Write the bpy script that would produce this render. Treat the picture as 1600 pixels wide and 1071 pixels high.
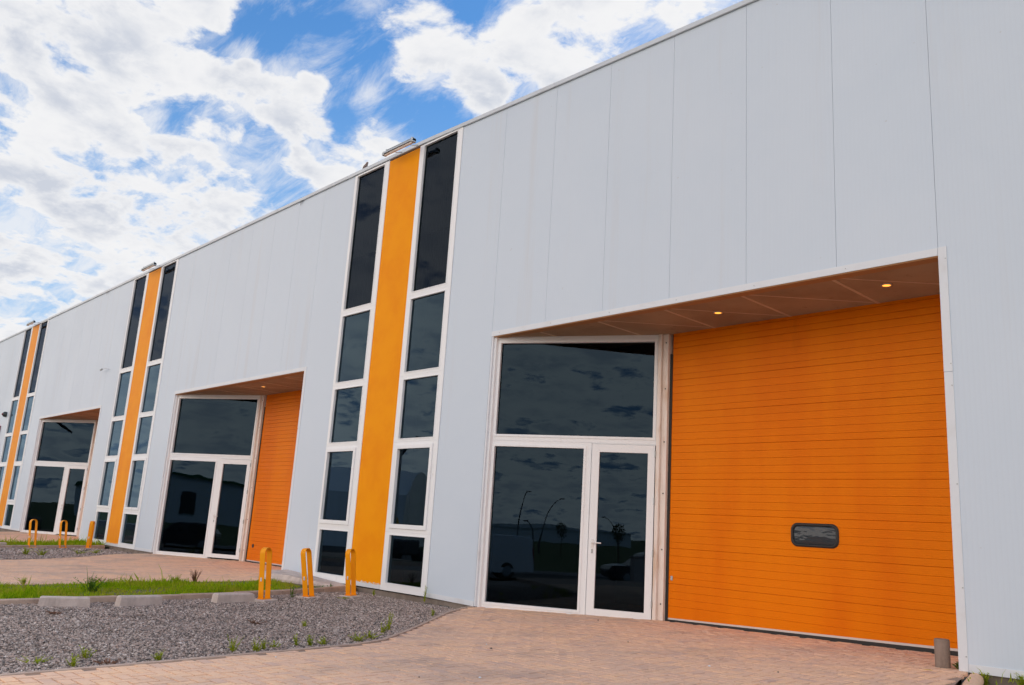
import bpy, math, random
import numpy as np
from mathutils import Matrix, Vector

random.seed(7); rng = np.random.default_rng(7)
for o in list(bpy.data.objects): bpy.data.objects.remove(o)
scn = bpy.context.scene
COL = scn.collection
S = 0.9                      # metres per layout unit
ZG = 1.4                     # layout z is measured from eye level; world z = (z + ZG) * S
R = math.radians

# ------------------------------------------------------------------ camera
cam = bpy.data.cameras.new('camera'); camo = bpy.data.objects.new('camera', cam); COL.objects.link(camo)
cam.sensor_width = 36.0; cam.lens = 1322.54 / 1600 * 36.0; cam.clip_start = 0.1; cam.clip_end = 3000
_r = Vector((0.68619325, 0.72484581, 0.06113405)); _u = Vector((0.11661407, -0.19257126, 0.97432924)); _f = Vector((-0.71801113, 0.66144906, 0.21666832))
m = Matrix((_r, _u, -_f)).transposed().to_4x4(); m.translation = Vector((0, -10 * S, ZG * S))
camo.matrix_world = m
scn.camera = camo

# ------------------------------------------------------------------ render look
scn.view_settings.view_transform = 'Standard'
try: scn.view_settings.look = 'None'
except Exception: pass
scn.view_settings.exposure = 0.38; scn.view_settings.gamma = 1.0

# ------------------------------------------------------------------ sky
SUN_EL, SUN_AZ = 52.0, 25.0    # sun stands behind the building (azimuth from +Y towards +X), veiled by cloud
W = bpy.data.worlds.new("World"); scn.world = W; W.use_nodes = True
nt = W.node_tree; nt.nodes.clear()
def wn(t, **k):
    n = nt.nodes.new(t)
    for a, b in k.items(): setattr(n, a, b)
    return n
def wl(a, b): nt.links.new(a, b)
def wmath(op, a, b=None, c=None):
    n = wn('ShaderNodeMath', operation=op)
    for i, v in enumerate((a, b, c)):
        if v is None: continue
        if isinstance(v, (int, float)): n.inputs[i].default_value = v
        else: wl(v, n.inputs[i])
    return n.outputs[0]
wout = wn('ShaderNodeOutputWorld'); bg = wn('ShaderNodeBackground'); wl(bg.outputs[0], wout.inputs[0])
bg.inputs[1].default_value = 0.1
tc = wn('ShaderNodeTexCoord'); D = tc.outputs['Generated']
sky = wn('ShaderNodeTexSky', sky_type='NISHITA'); sky.sun_disc = False
sky.sun_elevation = R(SUN_EL); sky.sun_rotation = R(SUN_AZ); sky.air_density = 1.0; sky.dust_density = 0.6; sky.ozone_density = 2.0
sep = wn('ShaderNodeSeparateXYZ'); wl(D, sep.inputs[0])
zz = wmath('ADD', wmath('MAXIMUM', sep.outputs[2], 0.0), 0.22)
comb = wn('ShaderNodeCombineXYZ'); wl(wmath('DIVIDE', sep.outputs[0], zz), comb.inputs[0]); wl(wmath('DIVIDE', sep.outputs[1], zz), comb.inputs[1])
def wnoise(scale, detail, rough, dist=0.0, off=0.0):
    n = wn('ShaderNodeTexNoise'); n.inputs['Scale'].default_value = scale; n.inputs['Detail'].default_value = detail
    n.inputs['Roughness'].default_value = rough; n.inputs['Distortion'].default_value = dist
    if off:
        a = wn('ShaderNodeVectorMath', operation='ADD'); a.inputs[1].default_value = (off, off * .7, off * .3); wl(comb.outputs[0], a.inputs[0]); wl(a.outputs[0], n.inputs['Vector'])
    else: wl(comb.outputs[0], n.inputs['Vector'])
    return n.outputs[0]
BL = [(-0.861,0.198,0.469,0.131,1.00),(-0.828,0.281,0.485,0.048,0.90),(-0.880,0.130,0.458,0.083,0.60),(-0.825,0.330,0.459,0.033,1.10),(-0.843,0.316,0.435,0.021,0.60),(-0.798,0.396,0.454,0.038,1.00),(-0.819,0.371,0.438,0.024,0.50),(-0.874,0.242,0.422,0.031,1.00),(-0.885,0.268,0.382,0.048,0.90),(-0.910,0.234,0.344,0.083,0.80),(-0.925,0.185,0.331,0.076,0.90),(-0.940,0.241,0.240,0.138,1.00),(-0.907,0.147,0.394,0.062,0.35),(-0.812,0.418,0.408,0.029,1.10),(-0.767,0.479,0.427,0.025,1.20),(-0.793,0.466,0.393,0.034,1.10),(-0.813,0.438,0.385,0.024,0.70),(-0.883,0.326,0.339,0.055,0.85),(-0.901,0.327,0.284,0.076,0.80),(-0.861,0.411,0.300,0.041,0.35),(-0.854,0.385,0.351,0.041,0.10),(-0.525,0.642,0.559,0.131,1.10),(-0.602,0.572,0.558,0.041,0.50),(-0.676,0.560,0.479,0.031,0.90),(-0.698,0.520,0.493,0.041,0.35),(-0.726,0.468,0.504,0.041,0.25),(-0.595,0.618,0.514,0.048,0.80),(-0.755,0.460,0.466,0.015,0.90),(-0.795,0.333,0.507,0.026,-1.00),(-0.789,0.362,0.496,0.034,-1.10),(-0.750,0.398,0.528,0.034,-0.90),(-0.748,0.432,0.504,0.034,-0.60),(-0.658,0.518,0.547,0.034,-0.60),(-0.733,0.505,0.456,0.031,-1.30),(-0.717,0.540,0.441,0.024,-1.00),(-0.749,0.481,0.456,0.017,-0.50),(-0.835,0.294,0.464,0.015,-0.70),(-0.852,0.284,0.440,0.015,-0.60),(-0.870,0.286,0.402,0.022,-1.00),(-0.870,0.302,0.390,0.021,-0.50),(-0.898,0.235,0.373,0.017,-0.60),(-0.882,0.213,0.420,0.024,-0.60),(-0.902,0.200,0.382,0.028,-0.80),(-0.912,0.175,0.371,0.017,-0.90),(-0.920,0.152,0.362,0.017,-0.60),(-0.830,0.372,0.415,0.018,-0.35),(-0.835,0.385,0.392,0.022,-0.70),(-0.857,0.344,0.383,0.028,-0.25),(-0.835,0.413,0.363,0.028,-0.70),(-0.844,0.333,0.420,0.021,-0.30),(-0.780,0.434,0.451,0.017,-0.60),(-0.784,0.448,0.430,0.014,-0.70),(-0.867,0.164,0.470,0.014,-0.30),(-0.955,0.182,0.235,0.017,-0.50),(-0.917,0.302,0.262,0.008,-0.60),(-0.901,0.274,0.337,0.014,-0.35)]
def ramp(v, a, b, interp='SMOOTHSTEP'):
    n = wn('ShaderNodeMapRange'); n.interpolation_type = interp; n.clamp = True
    wl(v, n.inputs[0]); n.inputs[1].default_value = a; n.inputs[2].default_value = b; return n.outputs[0]
cov = None
for x, y, z, r, w in BL:
    n = wn('ShaderNodeVectorMath', operation='DISTANCE'); wl(D, n.inputs[0]); n.inputs[1].default_value = (x, y, z)
    q = wmath('DIVIDE', n.outputs['Value'], r); g = wmath('EXPONENT', wmath('MULTIPLY', wmath('MULTIPLY', q, q), -1.0))
    cov = wmath('MULTIPLY', g, w) if cov is None else wmath('MULTIPLY_ADD', g, w, cov)
cov = wmath('MINIMUM', wmath('MAXIMUM', cov, -0.9), 0.9)
n1 = wnoise(4.8, 12, 0.56, 0.25); n2 = wnoise(11.0, 10, 0.60, 0.3, 4.3); n3 = wnoise(5.5, 6, 0.55, 0.3, 9.1)
field = wmath('ADD', wmath('MULTIPLY', wmath('SUBTRACT', n1, 0.5), 2.8), wmath('MULTIPLY', wmath('SUBTRACT', n2, 0.5), 1.7))
field = wmath('ADD', field, wmath('MULTIPLY', cov, 0.50))
field = wmath('ADD', field, wmath('MULTIPLY_ADD', wmath('MULTIPLY', ramp(sep.outputs[1], 0.12, -0.25), ramp(sep.outputs[2], 0.62, 0.30)), 0.54, -0.15))  # extra cloud added behind the camera to whiten the light on the facade
n4 = wn('ShaderNodeTexNoise'); n4.inputs['Scale'].default_value = 1.0; n4.inputs['Detail'].default_value = 9; n4.inputs['Roughness'].default_value = .66; n4.inputs['Distortion'].default_value = .5
st = wn('ShaderNodeVectorMath', operation='MULTIPLY'); st.inputs[1].default_value = (4.5, 12.0, 1.0); wl(comb.outputs[0], st.inputs[0]); wl(st.outputs[0], n4.inputs['Vector'])
veil = wmath('MULTIPLY', ramp(wmath('ADD', n4.outputs[0], wmath('MULTIPLY', cov, .10)), 0.40, 0.74), .8)
dens = wmath('MAXIMUM', ramp(field, -0.16, 0.26), veil)
thick = ramp(field, 0.05, 0.75)
# cloud colour: bright rims, slightly grey-blue cores
cc = wn('ShaderNodeMix', data_type='RGBA'); cc.inputs[6].default_value = (7.0, 7.0, 7.08, 1); cc.inputs[7].default_value = (4.7, 5.0, 5.65, 1)
wl(wmath('MULTIPLY', thick, wmath('ADD', ramp(n3, 0.36, 0.64), 0.12)), cc.inputs[0])
# clouds behind the camera: extra warm brightness added to light the facade
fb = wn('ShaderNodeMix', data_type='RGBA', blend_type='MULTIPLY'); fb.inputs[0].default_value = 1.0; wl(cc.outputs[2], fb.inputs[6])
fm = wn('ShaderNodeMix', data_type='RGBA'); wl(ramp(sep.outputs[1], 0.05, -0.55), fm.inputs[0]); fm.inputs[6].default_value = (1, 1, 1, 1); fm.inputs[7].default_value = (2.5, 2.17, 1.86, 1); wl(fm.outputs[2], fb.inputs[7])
# clear sky between the clouds, whiter towards the horizon
sm = wn('ShaderNodeMix', data_type='RGBA', blend_type='MULTIPLY'); sm.inputs[0].default_value = 1.0; wl(sky.outputs[0], sm.inputs[6]); sm.inputs[7].default_value = (0.62, 1.12, 1.46, 1)
hz = wn('ShaderNodeMix', data_type='RGBA'); wl(ramp(sep.outputs[2], 0.55, 0.02), hz.inputs[0]); wl(sm.outputs[2], hz.inputs[6]); hz.inputs[7].default_value = (3.0, 4.6, 6.6, 1)
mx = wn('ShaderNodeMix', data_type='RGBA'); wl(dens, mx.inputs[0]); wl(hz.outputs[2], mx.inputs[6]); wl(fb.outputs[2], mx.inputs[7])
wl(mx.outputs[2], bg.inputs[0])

# ------------------------------------------------------------------ sun
sun = bpy.data.lights.new('sun', 'SUN'); suno = bpy.data.objects.new('sun', sun); COL.objects.link(suno)
sun.energy = 0.9; sun.angle = R(18); sun.color = (1.0, 0.95, 0.87)
sd = Vector((math.sin(R(SUN_AZ)) * math.cos(R(SUN_EL)), math.cos(R(SUN_AZ)) * math.cos(R(SUN_EL)), math.sin(R(SUN_EL))))
suno.rotation_euler = sd.to_track_quat('Z', 'Y').to_euler(); suno.location = (0, 0, 60)

# ================================================================== helpers
LOC = {}
def wpos(p): return Vector((p[0] * S, p[1] * S, (p[2] + ZG) * S))
def tag(o, label=None, cat=None, group=None, kind=None):
    if label: o['label'] = label
    if cat: o['category'] = cat
    if group: o['group'] = group
    if kind: o['kind'] = kind
    return o
def thing(name, label, cat, loc, rz=0.0, group=None):
    o = bpy.data.objects.new(name, None); o.empty_display_size = 0.1; COL.objects.link(o)
    o.location = wpos(loc); o.rotation_euler[2] = rz; LOC[o.name] = Vector(loc)
    return tag(o, label, cat, group)
class MB:
    """collects polygons in layout coordinates"""
    def __init__(s, tf=None): s.v = []; s.f = []; s.tf = tf; s.sm = []
    def add(s, vs, fs, smooth=False):
        n = len(s.v)
        s.v += [s.tf(*p) if s.tf else tuple(p) for p in vs]
        s.f += [tuple(i + n for i in f) for f in fs]; s.sm += [smooth] * len(fs); return s
    def box(s, x0, x1, y0, y1, z0, z1, b=0.0):
        if b <= 0:
            vs = [(x0,y0,z0),(x1,y0,z0),(x1,y1,z0),(x0,y1,z0),(x0,y0,z1),(x1,y0,z1),(x1,y1,z1),(x0,y1,z1)]
            return s.add(vs, [(0,3,2,1),(4,5,6,7),(0,1,5,4),(1,2,6,5),(2,3,7,6),(3,0,4,7)])
        # chamfered box
        lo, hi = (x0, y0, z0), (x1, y1, z1); vs = []; idx = {}
        for sx in (0, 1):
            for sy in (0, 1):
                for sz in (0, 1):
                    c = [hi[k] if (sx, sy, sz)[k] else lo[k] for k in range(3)]
                    d = [-b if (sx, sy, sz)[k] else b for k in range(3)]
                    for ax in range(3):
                        q = [c[k] + (0 if k == ax else d[k]) for k in range(3)]
                        idx[(sx, sy, sz, ax)] = len(vs); vs.append(q)
        fs = []
        for ax in range(3):
            a, c = [k for k in range(3) if k != ax]
            for sd_ in (0, 1):
                quad = []
                for (p, q) in ((0,0),(1,0),(1,1),(0,1)):
                    k = [0,0,0]; k[ax] = sd_; k[a] = p; k[c] = q; quad.append(idx[(*k, ax)])
                fs.append(tuple(quad))
        for ax in range(3):
            a, c = [k for k in range(3) if k != ax]
            for p in (0, 1):
                for q in (0, 1):
                    k0 = [0,0,0]; k0[a] = p; k0[c] = q; k1 = list(k0); k1[ax] = 1
                    fs.append((idx[(*k0, a)], idx[(*k1, a)], idx[(*k1, c)], idx[(*k0, c)]))
        for sx in (0, 1):
            for sy in (0, 1):
                for sz in (0, 1): fs.append(tuple(idx[(sx, sy, sz, ax)] for ax in range(3)))
        return s.add(vs, fs)
    def xz(s, pts, y0, y1):
        """polygon in the x-z plane given a thickness in y"""
        n = len(pts); vs = [(p[0], y0, p[1]) for p in pts] + [(p[0], y1, p[1]) for p in pts]
        return s.add(vs, [tuple(range(n)), tuple(range(2*n-1, n-1, -1))] + [(i, i+n, (i+1) % n + n, (i+1) % n) for i in range(n)])
    def xy(s, pts, z0, z1):
        n = len(pts); vs = [(p[0], p[1], z0) for p in pts] + [(p[0], p[1], z1) for p in pts]
        return s.add(vs, [tuple(range(n-1, -1, -1)), tuple(range(n, 2*n))] + [(i, (i+1) % n, (i+1) % n + n, i+n) for i in range(n)])
    def ring(s, ox0, ox1, oz0, oz1, ix0, ix1, iz0, iz1, y0, y1):
        """rectangular frame (outer minus inner) with thickness y0..y1"""
        O = [(ox0,oz0),(ox1,oz0),(ox1,oz1),(ox0,oz1)]; I = [(ix0,iz0),(ix1,iz0),(ix1,iz1),(ix0,iz1)]
        vs = [(p[0], y0, p[1]) for p in O] + [(p[0], y0, p[1]) for p in I] + [(p[0], y1, p[1]) for p in O] + [(p[0], y1, p[1]) for p in I]
        fs = []
        for i in range(4):
            j = (i + 1) % 4
            fs += [(i, j, 4+j, 4+i), (8+i, 12+i, 12+j, 8+j), (i, 8+i, 8+j, j), (4+i, 4+j, 12+j, 12+i)]
        return s.add(vs, fs)
    def tube(s, pts, r, n=8, caps=True, smooth=True):
        pts = [Vector(p) for p in pts]; rs = r if isinstance(r, (list, tuple)) else [r] * len(pts)
        vs = []; up = Vector((0, 0, 1)); prev = None
        for i, p in enumerate(pts):
            t = (pts[min(i+1, len(pts)-1)] - pts[max(i-1, 0)]).normalized()
            if prev is None:
                a = up if abs(t.z) < .9 else Vector((1, 0, 0)); u = t.cross(a).normalized()
            else: u = (prev - t * prev.dot(t)).normalized()
            prev = u; w = t.cross(u)
            for k in range(n):
                a = 2 * math.pi * k / n; vs.append(tuple(p + (u * math.cos(a) + w * math.sin(a)) * rs[i]))
        fs = [(i*n+k, i*n+(k+1) % n, (i+1)*n+(k+1) % n, (i+1)*n+k) for i in range(len(pts)-1) for k in range(n)]
        s.add(vs, fs, smooth)
        if caps:
            s.add([vs[k] for k in range(n)][::-1], [tuple(range(n))]); s.add(vs[-n:], [tuple(range(n))])
        return s
    def cyl(s, x, y, z0, z1, r, n=24, r1=None, smooth=True): return s.tube([(x,y,z0),(x,y,z1)], [r, r if r1 is None else r1], n, True, smooth)
    def build(s, name, mat, parent=None, label=None, cat=None, group=None, kind=None):
        me = bpy.data.meshes.new(name)
        root = parent
        while root is not None and root.parent is not None: root = root.parent
        V = np.array(s.v, dtype=float)
        if root is not None and root.name in LOC: L0 = np.array(LOC[root.name])
        elif parent is None:
            L0 = (V.min(0) + V.max(0)) / 2; L0[2] = V[:, 2].min()
        V = (V - L0) * S
        me.from_pydata(V.tolist(), [], s.f); me.polygons.foreach_set('use_smooth', s.sm)
        me.update(); me.materials.append(mat)
        o = bpy.data.objects.new(name, me); COL.objects.link(o)
        if parent is not None: o.parent = parent
        else: o.location = wpos(L0); LOC[o.name] = Vector(L0)
        return tag(o, label, cat, group, kind)
def npmesh(name, V, F, mat, kind=None, label=None, cat=None, smooth=False, parent=None):
    """V (n,3) layout coords, F (m,k) indices all of one size"""
    me = bpy.data.meshes.new(name); V = np.asarray(V, float); L0 = (V.min(0) + V.max(0)) / 2; L0[2] = V[:, 2].min()
    V = (V - L0) * S; m_, k = F.shape
    me.vertices.add(len(V)); me.vertices.foreach_set('co', V.ravel()); me.loops.add(m_ * k); me.loops.foreach_set('vertex_index', F.ravel().astype(np.int32))
    me.polygons.add(m_); me.polygons.foreach_set('loop_start', np.arange(0, m_ * k, k, dtype=np.int32))
    me.polygons.foreach_set('use_smooth', np.zeros(m_, dtype=bool)); me.update(calc_edges=True); me.validate()
    me.shade_flat()
    me.materials.append(mat); o = bpy.data.objects.new(name, me); COL.objects.link(o); o.location = wpos(L0)
    return tag(o, label, cat, None, kind)
def children(o): return [c for c in bpy.data.objects if c.parent == o]
def copy_tree(o, parent=None):
    c = o.copy(); COL.objects.link(c); c.parent = parent
    for ch in children(o): copy_tree(ch, c)
    return c

# ------------------------------------------------------------------ materials
class Mat:
    def __init__(s, name, base=(.5,.5,.5), rough=.5, metal=0.0, spec=.5, coat=0.0):
        s.m = bpy.data.materials.new(name); s.m.use_nodes = True; s.t = s.m.node_tree
        s.b = s.t.nodes['Principled BSDF']; s.b.inputs['Base Color'].default_value = (*base, 1); s.b.inputs['Roughness'].default_value = rough
        s.b.inputs['Metallic'].default_value = metal; s.b.inputs['Specular IOR Level'].default_value = spec; s.b.inputs['Coat Weight'].default_value = coat
        s.base = base
        s.co = s.t.nodes.new('ShaderNodeTexCoord').outputs['Object']
        s.geo = s.t.nodes.new('ShaderNodeNewGeometry')
    def n(s, t, **k):
        q = s.t.nodes.new(t)
        for a, b in k.items(): setattr(q, a, b)
        return q
    def l(s, a, b): s.t.links.new(a, b)
    def scaled(s, sc, src=None):
        q = s.n('ShaderNodeVectorMath', operation='MULTIPLY'); s.l(src or s.co, q.inputs[0]); q.inputs[1].default_value = sc; return q.outputs[0]
    def noise(s, scale, detail=4, rough=.55, vec=None, dist=0):
        q = s.n('ShaderNodeTexNoise'); q.inputs['Scale'].default_value = scale; q.inputs['Detail'].default_value = detail
        q.inputs['Roughness'].default_value = rough; q.inputs['Distortion'].default_value = dist; s.l(vec or s.co, q.inputs['Vector']); return q.outputs[0]
    def rng(s, v, a, b, c=0.0, d=1.0, smooth=True):
        q = s.n('ShaderNodeMapRange'); q.interpolation_type = 'SMOOTHSTEP' if smooth else 'LINEAR'; s.l(v, q.inputs[0])
        for i, x in enumerate((a, b, c, d)): q.inputs[1+i].default_value = x
        return q.outputs[0]
    def math(s, op, a, b=None):
        q = s.n('ShaderNodeMath', operation=op)
        for i, v in enumerate((a, b)):
            if v is None: continue
            if isinstance(v, (int, float)): q.inputs[i].default_value = v
            else: s.l(v, q.inputs[i])
        return q.outputs[0]
    def mix(s, fac, a, b, mode='MIX'):
        q = s.n('ShaderNodeMix', data_type='RGBA', blend_type=mode)
        for i, v in ((0, fac), (6, a), (7, b)):
            if isinstance(v, (int, float)): q.inputs[i].default_value = v
            elif isinstance(v, tuple): q.inputs[i].default_value = (*v, 1)
            else: s.l(v, q.inputs[i])
        return q.outputs[2]
    def col(s, c): s.l(c, s.b.inputs['Base Color']); return s
    def ro(s, c): s.l(c, s.b.inputs['Roughness']); return s
    def bump(s, h, strength=.3, dist=.01):
        q = s.n('ShaderNodeBump'); q.inputs['Strength'].default_value = strength; q.inputs['Distance'].default_value = dist
        s.l(h, q.inputs['Height']); s.l(q.outputs[0], s.b.inputs['Normal']); return s
    def xyz(s, src=None):
        q = s.n('ShaderNodeSeparateXYZ'); s.l(src or s.co, q.inputs[0]); return q.outputs

# white profiled sandwich-panel cladding
A = Mat('white_cladding', (.66,.69,.735), .45, spec=.4)
wv = A.n('ShaderNodeTexWave', wave_type='BANDS', bands_direction='X', wave_profile='SIN'); wv.inputs['Scale'].default_value = 6.3; wv.inputs['Distortion'].default_value = 0; A.l(A.co, wv.inputs['Vector'])
big = A.noise(.5, 4, .6); streak = A.noise(1, 5, .65, A.scaled((2.2, 1, .12)))
c = A.mix(A.rng(big, .3, .7), (.575,.665,.765), (.61,.695,.79))
c = A.mix(A.math('MULTIPLY', A.rng(streak, .52, .75), .5), c, (.57,.59,.62))
spk = A.noise(9, 2, .5); c = A.mix(A.math('MULTIPLY', A.rng(spk, .73, .78), .35), c, (.42,.40,.38))
rnd = A.geo.outputs['Random Per Island']; c = A.mix(A.math('MULTIPLY', rnd, .12), c, (.54,.61,.69)); c = A.mix(A.rng(wv.outputs[0], 0, .35, .03, 0.0), c, (.45,.47,.5))
A.col(c).bump(A.math('ADD', A.rng(wv.outputs[0], 0, .4), A.math('MULTIPLY', A.noise(1.3, 2), 2.2)), .28, .0018); A.ro(A.rng(big, .3, .7, .36, .5))
M_clad = A.m
A = Mat('white_trim', (.72,.72,.74), .4); c = A.mix(A.rng(A.noise(2.5, 5, .6), .5, .8), (.68,.72,.77), (.60,.61,.63)); A.col(c); M_trim = A.m
# painted aluminium frames, slightly pink-white and grimy at the joints
A = Mat('frame_paint', (.75,.72,.70), .4, spec=.3); g = A.noise(6, 6, .65, A.scaled((1,1,.35))); c = A.mix(A.rng(g, .60, .82), (.84,.86,.88), (.74,.72,.71)); c = A.mix(A.math('MULTIPLY', A.rng(A.noise(30, 3), .69, .76), .45), c, (.32,.26,.22))
A.col(c); M_frame = A.m
A = Mat('coping_metal', (.62,.65,.68), .38); c = A.mix(A.rng(A.noise(1.2, 5, .6), .4, .7), (.58,.64,.70), (.50,.54,.58)); A.col(c); M_coping = A.m
A = Mat('joint_dark', (.56,.59,.63), .8); M_joint = A.m
# amber painted facade panel, flaking at the foot
A = Mat('amber_panel', (.80,.33,.008), .40, spec=.04)
p = A.xyz(); c = A.mix(A.rng(A.noise(1.4, 4, .6), .35, .7), (.93,.335,.001), (.88,.285,.001))
chip = A.math('ADD', A.noise(14, 4, .6, A.scaled((1,1,2.2))), A.rng(p[2], .16, .30, .25, -.35, False))
chip2 = A.math('MULTIPLY', A.rng(A.noise(5, 3, .6), .735, .745), A.rng(p[2], 1.4, 1.9, 1, 0))
cm = A.math('MAXIMUM', A.rng(chip, .60, .615), chip2)
c = A.mix(cm, c, (.68,.66,.63)); A.col(c).bump(A.noise(3, 3), .15, .004); M_amber = A.m
# sectional door
A = Mat('orange_door', (.62,.15,.003), .42, spec=.08)
v = A.noise(1, 4, .6, A.scaled((1.3, 1, .25))); c = A.mix(A.rng(v, .34, .68), (.79,.205,.001), (.72,.158,.001))
c = A.mix(A.math('MULTIPLY', A.geo.outputs['Random Per Island'], .22), c, (.85,.19,.001))
def boxmask(A, p, x0, x1, z0, z1):
    a = A.math('MULTIPLY', A.math('GREATER_THAN', p[0], x0), A.math('LESS_THAN', p[0], x1)); b = A.math('MULTIPLY', A.math('GREATER_THAN', p[2], z0), A.math('LESS_THAN', p[2], z1)); return A.math('MULTIPLY', a, b)
wvd = A.n('ShaderNodeTexWave', wave_type='BANDS', bands_direction='Z', wave_profile='SIN'); wvd.inputs['Scale'].default_value = 14; wvd.inputs['Distortion'].default_value = .0; A.l(A.co, wvd.inputs['Vector'])
dirt = A.rng(A.noise(1, 5, .7, A.scaled((2, 1, .5))), .62, .8); c = A.mix(A.math('MULTIPLY', dirt, .3), c, (.5,.11,.003))
A.col(c).bump(A.math('ADD', wvd.outputs[0], A.math('MULTIPLY', A.noise(2.2, 2), 3.0)), .22, .002); M_door = A.m
A = Mat('door_groove', (.62,.125,.001), .8, spec=.1); M_groove = A.m
A = Mat('bare_aluminium', (.62,.58,.56), .4, .25); M_alu = A.m
A = Mat('black_rubber', (.018,.018,.018), .6); M_rub = A.m
A = Mat('jamb_paint', (.60,.52,.46), .5); c = A.mix(A.rng(A.noise(3, 6, .7, A.scaled((3,3,.5))), .45, .75), (.80,.71,.65), (.62,.44,.32)); A.col(c); M_jamb = A.m
# soffit boards
A = Mat('soffit_board', (.34,.24,.17), .8, spec=.2); p = A.xyz()
s1 = A.noise(1.1, 6, .65); s2 = A.noise(7, 5, .7); c = A.mix(A.rng(s1, .35, .7), (.37,.265,.17), (.28,.195,.125)); c = A.mix(A.math('MULTIPLY', A.rng(s2, .60, .72), .55), c, (.15,.085,.045))
A.col(c).bump(s2, .2, .004); M_soffit = A.m
A = Mat('soffit_tape', (.46,.32,.21), .8); c = A.mix(A.rng(A.noise(5, 5, .7), .4, .65), (.50,.37,.25), (.58,.44,.30)); A.col(c); M_tape = A.m
A = Mat('soffit_edge', (.38,.20,.09), .7, spec=.2); M_sedge = A.m
# concrete plinth / kerbs
def concrete(name, a, b, sc=3.0):
    A = Mat(name, a, .85); n_ = A.noise(sc, 8, .7); c = A.mix(A.rng(n_, .35, .68), a, b); st = A.noise(sc * .6, 5, .6, A.scaled((1.5, 1.5, .3)))
    c = A.mix(A.math('MULTIPLY', A.rng(st, .55, .75), .6), c, tuple(x * .45 for x in b)); c = A.mix(A.math('MULTIPLY', A.rng(A.noise(sc * 14, 3, .6), .6, .7), .4), c, tuple(x * .5 for x in b))
    A.col(c).bump(A.noise(sc * 9, 6, .7), .5, .006); return A.m
M_plinth = concrete('plinth_concrete', (.26,.22,.19), (.18,.145,.12)); M_kerb = concrete('kerb_concrete', (.52,.39,.31), (.40,.29,.23), 4)
M_stop = concrete('wheel_stop_concrete', (.62,.53,.48), (.48,.40,.36), 4); M_bollard = concrete('bollard_concrete', (.27,.20,.16), (.19,.14,.11), 5)
# pavers
A = Mat('clay_paver', (.42,.28,.21), .85, spec=.15)
r_ = A.geo.outputs['Random Per Island']; rp = A.n('ShaderNodeValToRGB'); A.l(r_, rp.inputs[0])
e = rp.color_ramp.elements; e[0].position = 0; e[0].color = (.68,.47,.37,1); e[1].position = 1; e[1].color = (.91,.60,.39,1)
for ps, cl in ((.12, (.80,.535,.385)), (.55, (.84,.56,.39)), (.9, (.88,.575,.375))):
    q = rp.color_ramp.elements.new(ps); q.color = (*cl, 1)
c = A.mix(A.math('MULTIPLY', A.rng(A.noise(.7, 6, .65), .45, .72), .6), rp.outputs[0], (.56,.43,.36)); c = A.mix(A.math('MULTIPLY', A.rng(A.noise(1.3, 7, .72), .50, .68), .38), c, (.40,.285,.23))
c = A.mix(A.rng(A.noise(90, 3, .7), .35, .7, .0, .22), c, (.45,.31,.23)); A.col(c).bump(A.noise(70, 5, .7), .5, .003); M_paver = A.m
A = Mat('paving_sand', (.21,.15,.115), .95); c = A.mix(A.rng(A.noise(3, 5), .4, .7), (.40,.285,.215), (.28,.20,.155)); A.col(c); M_sand = A.m
# gravel
def stone_ramp(A, src):
    rp = A.n('ShaderNodeValToRGB'); A.l(src, rp.inputs[0]); e = rp.color_ramp.elements
    e[0].position = 0; e[0].color = (.07,.062,.058,1); e[1].position = 1; e[1].color = (.78,.70,.65,1)
    for ps, cl in ((.2, (.19,.165,.15)), (.4, (.32,.255,.222)), (.6, (.42,.31,.265)), (.78, (.48,.41,.37)), (.93, (.52,.43,.38))):
        q = rp.color_ramp.elements.new(ps); q.color = (*cl, 1)
    return rp.outputs[0]
A = Mat('gravel_stone', (.2,.17,.16), .8); c = stone_ramp(A, A.geo.outputs['Random Per Island']); A.col(A.mix(A.math('MULTIPLY', A.rng(A.noise(1.0, 4, .6), .4, .7), .22), c, (.16,.125,.11))); M_stone = A.m
A = Mat('gravel_bed', (.17,.15,.14), .95); vo = A.n('ShaderNodeTexVoronoi'); vo.inputs['Scale'].default_value = 55; A.l(A.co, vo.inputs['Vector'])
sx = A.n('ShaderNodeSeparateColor'); A.l(vo.outputs['Color'], sx.inputs[0]); A.col(A.mix(.25, stone_ramp(A, sx.outputs[0]), (.15,.12,.11))).bump(A.math('MULTIPLY', vo.outputs['Distance'], -1.0), .8, .02); M_gravel = A.m
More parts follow.
